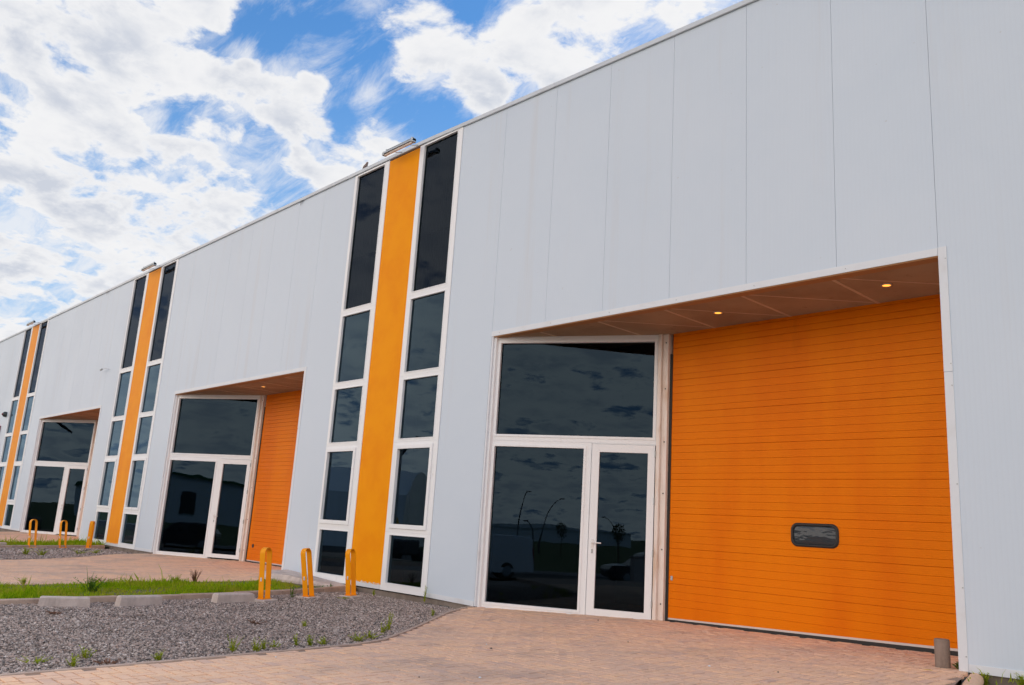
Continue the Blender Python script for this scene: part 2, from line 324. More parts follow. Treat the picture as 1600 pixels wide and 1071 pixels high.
# earth / lawn ground
A = Mat('ground_earth', (.12,.10,.06), .95); p = A.xyz(A.geo.outputs['Position']); gr = A.mix(A.rng(A.noise(.6, 8, .7, A.geo.outputs['Position']), .35, .65), (.05,.085,.014), (.10,.125,.03))
er = A.mix(A.rng(A.noise(3, 8, .7, A.geo.outputs['Position']), .35, .65), (.14,.10,.07), (.22,.165,.12)); er = A.mix(A.rng(A.noise(1.7, 6, .7, A.geo.outputs['Position']), .42, .6), er, gr)
A.col(A.mix(A.rng(p[1], -38, -40), er, gr)); A.bump(A.noise(20, 6, .7), .6, .03); M_ground = A.m
A = Mat('asphalt', (.055,.055,.055), .9); c = A.mix(A.rng(A.noise(40, 3), .4, .65), (.06,.058,.056), (.045,.045,.045)); A.col(c); M_asph = A.m
def grassmat(name, a, b, c3):
    A = Mat(name, a, .7, spec=.06); r_ = A.geo.outputs['Random Per Island']; c = A.mix(r_, a, b); c = A.mix(A.math('MULTIPLY', A.rng(A.noise(2.2, 6, .65), .44, .66), .75), c, c3)
    A.col(c); tl = A.n('ShaderNodeBsdfTranslucent'); A.l(c, tl.inputs[0]); mxs = A.n('ShaderNodeMixShader'); mxs.inputs[0].default_value = .45; A.l(A.b.outputs[0], mxs.inputs[1]); A.l(tl.outputs[0], mxs.inputs[2])
    A.l(mxs.outputs[0], [n for n in A.t.nodes if n.type == 'OUTPUT_MATERIAL'][0].inputs[0]); return A.m
M_grass = grassmat('grass_blade', (.17,.34,.004), (.42,.56,.012), (.48,.42,.06)); M_weed = grassmat('weed_leaf', (.26,.36,.02), (.46,.50,.05), (.45,.38,.08)); M_dweed = grassmat('dark_weed_leaf', (.08,.20,.02), (.14,.28,.04), (.18,.26,.04))
M_dry = grassmat('dry_weed', (.25,.13,.08), (.36,.20,.13), (.22,.12,.08))
A = Mat('rack_paint', (.80,.33,.01), .4, spec=.2); c = A.mix(A.rng(A.noise(12, 5, .7), .68, .72), A.mix(A.rng(A.noise(2, 3), .4, .6), (.93,.35,.003), (.90,.28,.002)), (.30,.12,.05)); A.col(c); M_rack = A.m
A = Mat('galvanised', (.42,.45,.46), .42, .7); M_galv = A.m
A = Mat('dark_plastic', (.03,.04,.045), .4); M_dark = A.m
A = Mat('white_handle', (.78,.77,.76), .25); M_handle = A.m
A = Mat('yellow_leaf', (.55,.36,.03), .6); M_leaf = A.m
A = Mat('bird_feather', (.24,.17,.14), .8); A.col(A.mix(A.rng(A.noise(30, 3), .4, .6), (.28,.20,.17), (.16,.12,.11))); M_bird = A.m
A = Mat('dark_stone', (.10,.08,.07), .9); M_bark2 = A.m
A = Mat('red_board', (.20,.01,.03), .5); M_red = A.m
# tinted window glass: fresnel mirror over a dark tint, faintly wavy
A = Mat('tinted_glass'); A.t.nodes.remove(A.b); o_ = [n for n in A.t.nodes if n.type == 'OUTPUT_MATERIAL'][0]
tr = A.n('ShaderNodeBsdfTransparent'); tr.inputs[0].default_value = (.20,.25,.25,1); gl = A.n('ShaderNodeBsdfGlossy'); gl.inputs['Roughness'].default_value = 0.0; gl.inputs['Color'].default_value = (.34,.54,.74,1)
fr = A.n('ShaderNodeFresnel'); fr.inputs[0].default_value = 1.52; ms = A.n('ShaderNodeMixShader')
bp_ = A.n('ShaderNodeBump'); bp_.inputs['Strength'].default_value = .25; bp_.inputs['Distance'].default_value = .004; A.l(A.noise(1.5, 1, .4), bp_.inputs['Height']); A.l(bp_.outputs[0], gl.inputs['Normal'])
A.l(fr.outputs[0], ms.inputs[0]); A.l(tr.outputs[0], ms.inputs[1]); A.l(gl.outputs[0], ms.inputs[2]); A.l(ms.outputs[0], o_.inputs[0]); M_glass = A.m
M_dimglass = M_glass.copy(); M_dimglass.name = 'dim_reflection_glass'  # top panes: same glass, darker sky reflection put into its gloss colour
for q in M_dimglass.node_tree.nodes:
    if q.type == 'BSDF_GLOSSY': q.inputs['Color'].default_value = (.15,.20,.28,1)
A = Mat('interior_dark', (.05,.05,.052), .9); M_int = A.m
A = Mat('blind_fabric', (.10,.11,.135), .7); w_ = A.noise(1, 3, .5, A.scaled((16, 1, .15))); A.col(A.mix(A.rng(w_, .35, .65), (.008,.010,.016), (.045,.042,.055))); M_blind = A.m
A = Mat('door_window_pane', (.03,.04,.05), .15, spec=.5); A.bump(A.noise(5, 2, .5, A.scaled((1,1,2))), .9, .03); M_dpane = A.m
A = Mat('lamp_glow'); A.b.inputs['Emission Color'].default_value = (1.0, .33, .03, 1); A.b.inputs['Emission Strength'].default_value = 1.8; M_glow = A.m

# ------------------------------------------------------------------ layout functions
L = 14.573
def lerp(x, pts):
    if x <= pts[0][0]: return pts[0][1]
    for (a, b), (c, d) in zip(pts, pts[1:]):
        if x <= c: return b + (d - b) * (x - a) / (c - a)
    return pts[-1][1]
def PZ(x): return lerp(x, [(-11.4, -1.31), (-3.5, -1.148), (6, -1.0)])
def H(x, y):
    h = PZ(x) - .02 * max(0, -y)
    if y < -14: t = min(1, (-14 - y) / 10); t = t * t * (3 - 2 * t); h = h * (1 - t) + (-2.6) * t
    return h
PZv = lambda x: np.interp(x, [-11.4, -3.5, 6], [-1.31, -1.148, -1.0])
Hv = lambda x, y: PZv(x) - .02 * np.maximum(0, -y)
def zb(x): return lerp(x, [(-18.2, -1.27), (-12.7, -1.275), (-11.4, -1.30), (-3.58, -1.15), (4, -1.03)])
def zt(x): return lerp(x, [(-60, 8.05), (-47, 8.06), (-27.7, 8.105), (-14, 8.115), (-12.7, 8.085), (-6.2, 7.925), (0, 7.76), (6, 7.6)])

# ================================================================== ground surfaces
def sheet(name, ys, fL, fR, off, mat, nx=8, kind='structure'):
    vs = []; fs = []
    for y in ys:
        a, b = fL(y), fR(y)
        for i in range(nx + 1):
            x = a + (b - a) * i / nx; vs.append((x, y, H(x, y) + off))
    for j in range(len(ys) - 1):
        for i in range(nx):
            k = j * (nx + 1) + i; fs.append((k, k + 1, k + nx + 2, k + nx + 1) if ys[1] > ys[0] else (k + nx + 1, k + nx + 2, k + 1, k))
    b = MB(); b.add(vs, fs); return b.build(name, mat, kind=kind)
# base ground to the horizon
xs_ = [-1500, -600, -250, -120, -80] + list(np.arange(-60, 21, 2.0)) + [40, 90, 200, 500, 1200]
ys_ = [-1800, -900, -420, -240, -140, -90, -60, -44] + list(np.arange(-36, 12.1, 1.5)) + [60, 300, 1200]
vs = [(x, y, H(x, y) - .13) for y in ys_ for x in xs_]; nx = len(xs_)
b = MB(); b.add(vs, [(j*nx+i, j*nx+i+1, (j+1)*nx+i+1, (j+1)*nx+i) for j in range(len(ys_)-1) for i in range(nx-1)]); b.build('ground', M_ground, kind='structure')

DL = [(-14, -8.0), (-8, -8.1), (-6.6, -8.16), (-4.9, -8.27), (-4.4, -8.32), (-3.9, -8.5), (-3.05, -9.14), (-1.12, -10.73), (-.3, -11.3), (0, -11.42)]
DR = [(-14, -3.0), (-1.6, -3.1), (-1.1, -3.25), (0, -3.5), (.02, -3.58), (1.7, -3.58)]
DL1 = [(-14, -22.9), (-4.58, -23.1), (-3.69, -23.41), (-2.58, -24.19), (-1.12, -25.67), (0, -26.1)]
DR1 = [(-14, -16.75), (-1.3, -16.85), (-.9, -17.1), (0, -18.0), (.02, -18.15), (1.7, -18.15)]
def store_x(y, sh=0): return -11.30 + sh + (y - .10) * 2.58 / 1.4
def pavers(sh, dl, dr, y0, nm, full=True):
    fl = lambda y: lerp(y, dl) if y <= 0 else max(dl[-1][1], store_x(y, sh) - .12)
    fr_ = lambda y: lerp(y, dr)
    ys = sorted(set([-14.0, -11, -9, -7.5] + [q[0] for q in dl] + [.0, .4, .8, 1.2, 1.6] + [q[0] for q in dr if q[0] <= 1.6]))
    sheet('paving_bed' , ys, fl, fr_, -.010, M_sand, 10)
    w = .111; g = .0042 if sh == 0 else .003; ins = .004
    i0 = int((dl[-1][1]) / w) - 2; i1 = int(-2.6 / w + (sh / w)) + 2; j0 = int(y0 / w); j1 = int(1.6 / w)
    I, J = np.meshgrid(np.arange(i0, i1), np.arange(j0, j1)); I = I.ravel(); J = J.ravel(); mm = (I - J) % 4
    hb = mm == 0; vb = mm == 2
    x0 = np.concatenate([I[hb] * w, I[vb] * w]); x1 = np.concatenate([(I[hb] + 2) * w, (I[vb] + 1) * w])
    ya = np.concatenate([J[hb] * w, (J[vb] - 1) * w]); yb = np.concatenate([(J[hb] + 1) * w, (J[vb] + 1) * w])
    cx = (x0 + x1) / 2; cy = (ya + yb) / 2
    FL = np.array([fl(q) for q in cy]); FR = np.array([fr_(q) for q in cy])
    k = (cx > FL + .04) & (cx < FR - .02) & (yb < 1.6); x0, x1, ya, yb, FL, FR, cx, cy = (q[k] for q in (x0, x1, ya, yb, FL, FR, cx, cy))
    x0 = np.maximum(x0, FL + .02); x1 = np.minimum(x1, FR)
    n = len(x0); zo = rng.normal(0, .0012, n); tt = .010 if sh == 0 else .006; tx = rng.normal(0, tt, n); ty = rng.normal(0, tt, n)
    V = np.zeros((n, 8, 3)); cor = [(0,0),(1,0),(1,1),(0,1)]
    for c_, (p_, q_) in enumerate(cor):
        X = np.where(p_, x1 - g, x0 + g); Y = np.where(q_, yb - g, ya + g)
        Xi = np.where(p_, x1 - g - ins, x0 + g + ins); Yi = np.where(q_, yb - g - ins, ya + g + ins)
        dz = (Xi - cx) * tx + (Yi - cy) * ty + zo
        V[:, c_] = np.stack([X, Y, Hv(X, Y) - .03 + 0 * dz], 1); V[:, 4 + c_] = np.stack([Xi, Yi, Hv(Xi, Yi) + dz], 1)
    f = np.array([(4,5,6,7),(0,1,5,4),(1,2,6,5),(2,3,7,6),(3,0,4,7)]); F = (f[None] + 8 * np.arange(n)[:, None, None]).reshape(-1, 4)
    o = npmesh(nm, V.reshape(-1, 3), F, M_paver, kind='structure')
    # concrete edging along the gravel side
    e = MB(); pts = [(x, y) for y, x in dl if y > -14] ; pts = [(lerp(-14, dl), -14)] + pts
    for (xa, y_a), (xb, y_b) in zip(pts, pts[1:]):
        h0, h1 = H(xa, y_a) + .006, H(xb, y_b) + .006
        e.add([(xa-.05,y_a,h0-.2),(xa+.018,y_a,h0-.2),(xb+.018,y_b,h1-.2),(xb-.05,y_b,h1-.2),(xa-.05,y_a,h0),(xa+.018,y_a,h0),(xb+.018,y_b,h1),(xb-.05,y_b,h1)],
              [(4,5,6,7),(0,4,7,3),(1,2,6,5)])
    e.build('paving_edging', M_kerb, kind='structure')
pavers(0, DL, DR, -9.6, 'paved_driveway'); pavers(-L, DL1, DR1, -7.5, 'paved_driveway')
s2 = lambda d, s: [(a, b + s) for a, b in d]
pavers(-2*L, s2(DL1, -L), s2(DR1, -L), -6.5, 'paved_driveway')
# street edge in front of all units, road and far kerb (seen mirrored in the glass)
sheet('forecourt', [-24, -22, -20, -18, -16, -14.02], lambda y: -70, lambda y: 25, -.02, M_sand, 40)
sheet('road', [-40, -34, -28, -24.02], lambda y: -160, lambda y: 90, -.03, M_asph, 40)
b = MB(); b.box(-160, 90, -40.3, -40.02, -2.75, -2.45, .02); b.build('road_kerb', M_stop, kind='structure')

# kerb between lawn strip and gravel, and the gravel parking areas
KX = [(-14, -14.0), (-3.8, -14.05), (-2.5, -14.28), (-.8, -14.7), (-.1, -14.95)]
for k in range(3):
    sh = -k * L
    fk = lambda y, sh=sh: lerp(y, KX) + sh
    dl = DL if k == 0 else s2(DL1, -(k-1) * L)
    fd = lambda y, dl=dl: lerp(y, dl) - .04
    sheet('gravel_bed', [-14, -11, -9, -8, -6.6, -5, -4.4, -3.9, -3.05, -2.5, -1.8, -1.12, -.8, -.3, .03], fk, fd, -.105, M_gravel, 10)
    kb = MB(); ysk = [-14, -13, -12, -11, -10, -9, -8, -7, -6, -5, -4, -3, -2, -1, -.15]
    for y0, y1 in zip(ysk, ysk[1:]):
        y0 += .012
        x0, x1 = fk(y0), fk(y1); h0, h1 = H(x0, y0) + .05 + random.uniform(-.006, .006), H(x1, y1) + .05 + random.uniform(-.006, .006); wd = .10
        kb.add([(x0-wd,y0,h0-.25),(x0,y0,h0-.25),(x1,y1,h1-.25),(x1-wd,y1,h1-.25),(x0-wd,y0,h0-.012),(x0,y0,h0-.015),(x1,y1,h1-.015),(x1-wd,y1,h1-.012),
                (x0-wd+.015,y0+.004,h0),(x0-.015,y0+.004,h0),(x1-.015,y1-.004,h1),(x1-wd+.015,y1-.004,h1)],
               [(8,9,10,11),(4,5,9,8),(5,6,10,9),(6,7,11,10),(7,4,8,11),(0,1,5,4),(1,2,6,5),(2,3,7,6),(3,0,4,7)])
    kb.build('gravel_kerb', M_kerb, kind='structure')
    # grass strip bed
    dr = s2(DR1, -k * L)
    sheet('lawn_bed', [-14, -11, -8, -6, -4, -2.5, -1.3, -.9, .03], lambda y, dr=dr: lerp(y, dr), lambda y, fk=fk: fk(y) - .1, -.01, M_ground, 5)

def inside(x, y, lo, hi): return (x > lo) & (x < hi)
# loose gravel stones
def gravel(n, xr, yr, fk, fd, size, name, ymaxden=None):
    x = rng.uniform(*xr, n); y = yr[0] + (yr[1] - yr[0]) * rng.uniform(0, 1, n)
    a = np.array([fk(q) for q in y]); b_ = np.array([fd(q) for q in y]); k = (x > a + .005) & (x < b_ - .0); x, y = x[k], y[k]; n = len(x)
    r = size * rng.lognormal(0, .30, n); O = np.array([(1,0,0),(0,1,0),(-1,0,0),(0,-1,0),(0,0,1),(0,0,-1)], float)
    V = O[None] * r[:, None, None] * rng.uniform(.6, 1.25, (n, 6, 1)); V[:, :, 2] *= .7
    th = rng.uniform(0, 6.28, n); ph = rng.normal(0, .5, n)
    c_, s_ = np.cos(th), np.sin(th); X = V[..., 0] * c_[:, None] - V[..., 1] * s_[:, None]; Y = V[..., 0] * s_[:, None] + V[..., 1] * c_[:, None]; Z = V[..., 2]
    c_, s_ = np.cos(ph), np.sin(ph); X2 = X * c_[:, None] - Z * s_[:, None]; Z2 = X * s_[:, None] + Z * c_[:, None]
    und = .012 * np.sin(x * 3.1) * np.sin(y * 2.7)
    P = np.stack([X2 + x[:, None], Y + y[:, None], Z2 + (Hv(x, y) - .035 - .055 * np.clip(1 + y / 1.3, 0, 1) + und + rng.uniform(-.008, .008, n))[:, None]], 2)
    f = np.array([(0,1,4),(1,2,4),(2,3,4),(3,0,4),(1,0,5),(2,1,5),(3,2,5),(0,3,5)]); F = (f[None] + 6 * np.arange(n)[:, None, None]).reshape(-1, 3)
    o = npmesh(name, P.reshape(-1, 3), F, M_stone, kind='stuff'); return o
o = gravel(170000, (-15.2, -8.0), (-8.6, .02), lambda y: lerp(y, KX), lambda y: lerp(y, DL) - .05, .0128, 'gravel')
tag(o, 'loose grey and pinkish gravel filling the parking bay in front', 'gravel')
o = gravel(45000, (-30, -22.9), (-6.5, .02), lambda y: lerp(y, KX) - L, lambda y: lerp(y, DL1) - .05, .024, 'gravel')
tag(o, 'grey gravel of the farther parking bay behind the second driveway', 'gravel')

# grass
def grass(n, xr, yr, fa, fb, h, name, label, mat=None, wd=.006):
    x = rng.uniform(*xr, n); y = rng.uniform(*yr, n); a = np.array([fa(q) for q in y]); b_ = np.array([fb(q) for q in y]); k = (x > a) & (x < b_)
    d = np.sin(x * 2.3 + 1.7) * np.sin(y * 1.9 + x) + .5 * np.sin(x * 7.1) * np.sin(y * 6.3 + 2); bare = (x > b_ - .45) & (np.sin(y * 1.7 + .6) > .55) & (rng.uniform(0, 1, n) < .85)
    k &= ~bare & (rng.uniform(-1.3, 1, n) < d + .25); x, y, d = x[k], y[k], d[k]; n = len(x)
    hh = h * rng.lognormal(0, .5, n) * (1 + .5 * d); th = rng.uniform(0, 6.28, n); w = wd * rng.uniform(.7, 1.5, n)
    z = Hv(x, y) - .01; ln = rng.uniform(.1, .9, n) * hh; la = rng.uniform(0, 6.28, n)
    dx, dy = np.cos(th) * w, np.sin(th) * w; mx_, my_ = np.cos(la) * ln * .35, np.sin(la) * ln * .35
    P = np.stack([np.stack([x-dx, y-dy, z], 1), np.stack([x+dx, y+dy, z], 1), np.stack([x+dx*.7+mx_, y+dy*.7+my_, z+hh*.6], 1), np.stack([x+np.cos(la)*ln, y+np.sin(la)*ln, z+hh], 1), np.stack([x-dx*.7+mx_, y-dy*.7+my_, z+hh*.6], 1)], 1)
    F = (np.arange(n)[:, None] * 5 + np.arange(5)[None]); return npmesh(name, P.reshape(-1, 3), F, mat or M_grass, kind='stuff', label=label, cat='grass')
grass(52000, (-18, -14), (-7.6, -1.0), lambda y: lerp(y, DR1) + .03, lambda y: lerp(y, KX) - .1, .038, 'grass', 'bright green grass strip between the paved driveway and the kerb')
grass(26000, (-33, -28), (-5.5, -.1), lambda y: lerp(y, DR1) + .03 - L, lambda y: lerp(y, KX) - .1 - L, .06, 'grass', 'green grass strip farther off behind the small bicycle hoops', wd=.010)
grass(70, (-3.4, -1.5), (-.9, .03), lambda y: lerp(y, DR) + .06, lambda y: 5, .05, 'grass', 'sparse green grass at the foot of the wall in the right corner')

# weeds as individual plants
def weed(name, label, loc, h, n=9, spread=.08, mat=None, leaf=.035, rz=0, seed=0, group='weeds growing in the gravel', stalk=False):
    rr = random.Random(seed); b = MB(); x0, y0, z0 = loc
    for i in range(n):
        a = rr.uniform(0, 6.28); ln = rr.uniform(0, spread); hh = h * rr.uniform(.5, 1); ox, oy = math.cos(a) * ln, math.sin(a) * ln
        bx, by = x0 + ox * .3, y0 + oy * .3
        pts = [(bx, by, z0), (bx + ox * .3, by + oy * .3, z0 + hh * .5), (bx + ox, by + oy, z0 + hh)]
        b.tube(pts, [.005, .004, .0015], 4, False)
        m_ = int(5 + hh * 40)
        for j in range(m_):
            t = (j + 1) / m_; t = t if not stalk else .15 + .85 * t
            px = bx + ox * .3 * min(1, 2*t) + ox * .7 * max(0, 2*t-1); py = by + oy * .3 * min(1, 2*t) + oy * .7 * max(0, 2*t-1); pz = z0 + hh * t
            la = rr.uniform(0, 6.28); l_ = leaf * rr.uniform(.6, 1.2) * (1.1 - .5 * t); up = rr.uniform(.2, 1.1); w = l_ * .26
            dx, dy = math.cos(la), math.sin(la); nx_, ny_ = -dy, dx
            b.add([(px,py,pz),(px+dx*l_*.5+nx_*w,py+dy*l_*.5+ny_*w,pz+l_*up*.5),(px+dx*l_,py+dy*l_,pz+l_*up*.8),(px+dx*l_*.5-nx_*w,py+dy*l_*.5-ny_*w,pz+l_*up*.5)], [(0,1,2,3)])
    return b.build(name, mat or M_weed, label=label, cat='weed', group=group)

# ================================================================== the building
BLD = thing('warehouse', 'long white clad warehouse row with amber strips, tinted windows and orange sectional doors', 'building', (-20, 0, -1.4))
XR = 3.0
def top_poly(x0, x1, z0a, z0b):
    xs = [x0] + [q for q in (-47, -27.7, -14, -12.7, -6.2, 0) if x0 < q < x1] + [x1]
    return [(x0, z0a), (x1, z0b)] + [(x, zt(x)) for x in reversed(xs)]
g = .0022
NB = 4
for k in range(NB):
    sh = -k * L
    b = MB()
    # pier left of the strip, pier between strip and opening
    for (a, c) in ((-18.153, -16.76), (-12.735, -11.41)):
        a += sh; c += sh
        b.xz(top_poly(a + g, c - g, zb(a), zb(c)), 0, .08); b.build('cladding', M_clad, BLD); b = MB()
    J = [-11.41, -10.05, -8.76, -7.44, -6.13, -4.82, -3.58]
    for a, c in zip(J, J[1:]):
        a += sh; c += sh; b.xz(top_poly(a + g, c - g, 3.50, 3.50), 0, .08)
    b.build('cladding', M_clad, BLD); b = MB()
    if k == 0:
        for a, c in ((-3.58, -2.29), (-2.29, -1.0), (-1.0, .3), (.3, 1.6), (1.6, 3.0)): b.xz(top_poly(a + g, c - g, zb(a), zb(c)), 0, .08)
    if k == NB - 1: b.xz(top_poly(-75, -18.153 + sh - g, zb(-70), zb(-60)), 0, .08)
    if b.v: b.build('cladding', M_clad, BLD)
    # dark joint backing just behind the panels
    b = MB()
    for (a, c) in ((-18.16, -16.76), (-12.735, -11.40)): b.box(a + sh, c + sh, .02, .1, zb(a + sh) + .01, 7.6 if k == 0 else 8.0)
    b.box(-11.40 + sh, -3.575 + sh, .02, .1, 3.56, 7.7 if k == 0 else 8.0)
    if k == 0: b.box(-3.575, XR, .02, .1, -1.12, 7.5)
    b.build('panel_joint', M_joint, BLD)
    # trims round the opening and along the wall foot
    b = MB()
    b.box(-11.41 + sh, -3.585 + sh, -.008, .16, 3.452, 3.545)
    b.build('flashing', M_trim, BLD); b = MB()
    b.box(-3.580 + sh, -3.485 + sh, -.009, .004, 2.062, 3.548); b.box(-3.580 + sh, -3.485 + sh, -.006, .004, zb(-3.5 + sh) - .004, 2.056)
    b.build('flashing', M_trim, BLD)
    b = MB(); b.box(-11.40 + sh, -11.36 + sh, -.004, .1, zb(-11.4 + sh) - .002, 3.45); b.build('flashing', M_trim, BLD)
    for a, c in ((-18.06, -16.76), (-12.735, -11.41)) + (((-3.48, 3.0),) if k == 0 else ()):
        a += sh; c += sh; b = MB(); b.xz([(a, zb(a) - .004), (c, zb(c) - .004), (c, zb(c) + .078), (a, zb(a) + .078)], -.007, .09); b.build('flashing', M_trim, BLD)
    # screws on the flashing
    b = MB()
    for qx, qz in ([(q, 3.50) for q in (-11.2, -9.9, -8.6, -7.3, -6.0, -4.7)] + [(-3.50, q) for q in (3.4, 2.15, 1.9, .8, -.3, -1.0)]) if k == 0 else []:
        b = MB(); b.tube([(qx + sh, -.013, qz), (qx + sh, -.006, qz)], .0075, 6); b.build('screw', M_galv, BLD)
    # side returns of the recess
    b = MB(); b.box(-3.575 + sh, -3.50 + sh, .03, 1.75, -1.6, 3.44); b.build('recess_return', M_frame, BLD); b = MB(); b.box(-11.40 + sh, -11.36 + sh, .1, .22, -1.6, 3.44); b.box(-11.36 + sh, -11.31 + sh, .035, .2, -1.6, 3.445)
    b.build('recess_return', M_frame, BLD)
    # soffit
    b = MB(); b.box(-11.5 + sh, -3.5 + sh, .16, 1.9, 3.455, 3.52); so = b.build('soffit', M_soffit, BLD)
    b = MB(); b.box(-11.36 + sh, -3.58 + sh, .004, .17, 3.436, 3.4515); b.build('soffit_edge', M_sedge, so)
    b = MB()
    for q in (-10.4, -9.05, -7.7, -6.35, -5.0): b.box(q + sh, q + .05 + sh, .175, 1.72, 3.4515, 3.456)
    for q0, q1 in ((-11.3, -9.1), (-8.95, -7.75), (-7.6, -6.4), (-6.25, -5.05), (-4.9, -3.65)):
        # slanting scrim tape lines of the boards
        w = .028; x0, x1 = q0 + sh, q1 + sh
        b.add([(x0, .2, 3.4535), (x0 + w * 1.6, .2, 3.4535), (x1 + w * 1.6, 1.5, 3.4535), (x1, 1.5, 3.4535)], [(0, 3, 2, 1)])
    b.build('board_joint', M_tape, so)
    # plinth
    b = MB()
    for a, c in ((-18.16, -11.40),) + (((-3.50, 3.0),) if k == 0 else ()):
        b = MB(); b.box(a + sh, c + sh, .035, .3, -1.75, min(zb(a + sh), zb(c + sh)) - .0); b.build('plinth', M_plinth, BLD); b = MB()
    if k == 0:
        b = MB(); b.box(-12.75, -12.55, .005, .034, -1.412, -1.385); b.build('drain_slot', M_dark, BLD); b = MB(); b.box(-12.35, -12.1, .005, .034, -1.405, -1.38); b.build('drain_slot', M_dark, BLD)

    # --- amber strip and its two window columns
    b = MB(); b.xz([(-15.337 + sh, -1.194), (-14.192 + sh, -1.194), (-14.192 + sh, 8.06), (-15.337 + sh, 8.06)], -.004, .08); b.build('amber_strip', M_amber, BLD)
    b = MB(); b.box(-15.337 + sh, -14.192 + sh, -.002, .08, zb(-14.7 + sh), -1.195); b.build('strip_sill', M_trim, BLD)
    for (ox0, ox1, gx0, gx1, hx0, hx1) in ((-16.757, -15.34, -16.645, -15.521, -16.650, -15.611), (-14.189, -12.738, -14.028, -12.894, -14.003, -12.950)):
        rows = [(8.085, 8.04, 4.736, 4.657), (4.655, 4.578, 3.027, 2.948), (2.946, 2.868, 1.665, 1.600), (1.598, 1.459, -.012, -.163), (-.165, -.2265, -1.129, zb(-14 + sh))]
        for r_i, (oz1, gz1, gz0, oz0) in enumerate(rows):
            b = MB(); hs = r_i == 3
            ix0, ix1 = (hx0 - .075, hx1 + .075) if hs else (gx0, gx1); iz0, iz1 = (gz0 - .085, gz1 + .075) if hs else (gz0, gz1)
            b.ring(ox0 + sh, ox1 + sh, oz0, oz1, ix0 + sh, ix1 + sh, iz0, iz1, -.014, .10)
            if not hs:   # slim glazing bead inside the frame
                b.ring(ix0 + sh - .018, ix1 + sh + .018, iz0 - .018, iz1 + .018, ix0 + sh, ix1 + sh, iz0, iz1, -.022, -.0135)
            wdw = b.build('window', M_frame, BLD)
            if hs:
                b = MB(); b.ring(hx0 - .072 + sh, hx1 + .072 + sh, gz0 - .082, gz1 + .072, hx0 + sh, hx1 + sh, gz0, gz1, -.036, .06); b.build('sash', M_frame, wdw)
                b = MB(); b.ring(hx0 - .078 + sh, hx1 + .078 + sh, gz0 - .088, gz1 + .078, hx0 - .070 + sh, hx1 + .070 + sh, gz0 - .08, gz1 + .07, .0, .05); b.build('gasket', M_dark, wdw)
            px0, px1 = (hx0, hx1) if hs else (gx0, gx1)
            b = MB(); b.add([(px0 - .01 + sh, .03, gz0 - .01), (px1 + .01 + sh, .03, gz0 - .01), (px1 + .01 + sh, .03, gz1 + .01), (px0 - .01 + sh, .03, gz1 + .01)], [(0,1,2,3)]); b.build('pane', M_dimglass if r_i == 0 else M_glass, wdw)
            if r_i == 0:   # corrugated sheet standing behind the top pane
                b = MB(); n_ = 22; zs = [gz0 - .05, 6.02, 6.03, gz1 + .05]; vs = []; fs = []
                for zi, z_ in enumerate(zs):
                    for i in range(n_ + 1): vs.append((px0 - .05 + (px1 - px0 + .1) * i / n_ + sh, .13 + (.018 if zi < 2 else 0) + .016 * (i % 2) + .006 * math.sin(i * 1.7), z_))
                for zi in range(3):
                    for i in range(n_): fs.append((zi*(n_+1)+i, zi*(n_+1)+i+1, (zi+1)*(n_+1)+i+1, (zi+1)*(n_+1)+i))
                b.add(vs, fs); b.build('backing_sheet', M_blind, wdw)
                b = MB(); b.box(px0 + .02 + sh, px0 + .35 + sh, .06, .11, gz1 - .32, gz1 - .2, .01); b.build('window_latch', M_dark, wdw)
    # dark shaft behind the strip
    b = MB(); x0, x1 = -16.74 + sh, -12.75 + sh
    b.add([(x0,.1,-1.3),(x1,.1,-1.3),(x1,2.4,-1.3),(x0,2.4,-1.3),(x0,.1,8.02),(x1,.1,8.02),(x1,2.4,8.02),(x0,2.4,8.02)], [(0,1,2,3),(7,6,5,4),(3,2,6,7),(0,3,7,4),(2,1,5,6)])
    b.build('interior', M_int, BLD)

    # --- slanting glazed entrance
    P0 = Vector((-11.30 + sh, .10, 0)); e = Vector((2.58, 1.40, 0)).normalized(); nn = Vector((-e.y, e.x, 0))
    tf = lambda s_, d_, z_, P0=P0, e=e, nn=nn: tuple(P0 + e * s_ + nn * d_ + Vector((0, 0, z_)))
    zf0, zf1 = -1.42, 3.452
    def rect(name, mat, par, s0, s1, z0, z1, d0, d1): b = MB(tf); b.box(s0, s1, d0, d1, z0, z1); return b.build(name, mat, par)
    b = MB(tf)
    b.ring(-.03, 2.945, 1.56, zf1, .04, 2.847, 1.67, 3.335, 0, .12); b.ring(.0, 2.895, 1.63, 3.385, .04, 2.847, 1.67, 3.335, -.012, 0.001)
    ew = b.build('entrance_window', M_frame, BLD, label='wide fixed pane above the glazed entrance')
    b = MB(tf); b.add([(.03,.06,1.66),(2.86,.06,1.66),(2.86,.06,3.345),(.03,.06,3.345)], [(0,1,2,3)]); b.build('pane', M_glass, ew)
    b = MB(tf); b.ring(-.03, 1.802, zf0, 1.558, .04, 1.670, -1.215, 1.455, 0, .12); b.ring(.0, 1.71, -1.255, 1.495, .04, 1.670, -1.215, 1.455, -.012, 0.001)
    ew = b.build('entrance_window', M_frame, BLD, label='tall fixed pane beside the glazed door')
    b = MB(tf); b.add([(.03,.06,-1.225),(1.68,.06,-1.225),(1.68,.06,1.465),(.03,.06,1.465)], [(0,1,2,3)]); b.build('pane', M_glass, ew)
    b = MB(tf); b.box(1.804, 2.945, .0, .11, 1.545, 1.558); b.box(2.905, 2.945, .0, .11, zf0, 1.5445); b.box(1.8045, 1.817, .02, .11, zf0, 1.5445); b.build('door_frame', M_frame, BLD)
    b = MB(tf); b.ring(1.820, 2.893, -1.272, 1.538, 1.950, 2.777, -1.165, 1.405, -.020, .06); dr_ = b.build('glass_door', M_frame, BLD)
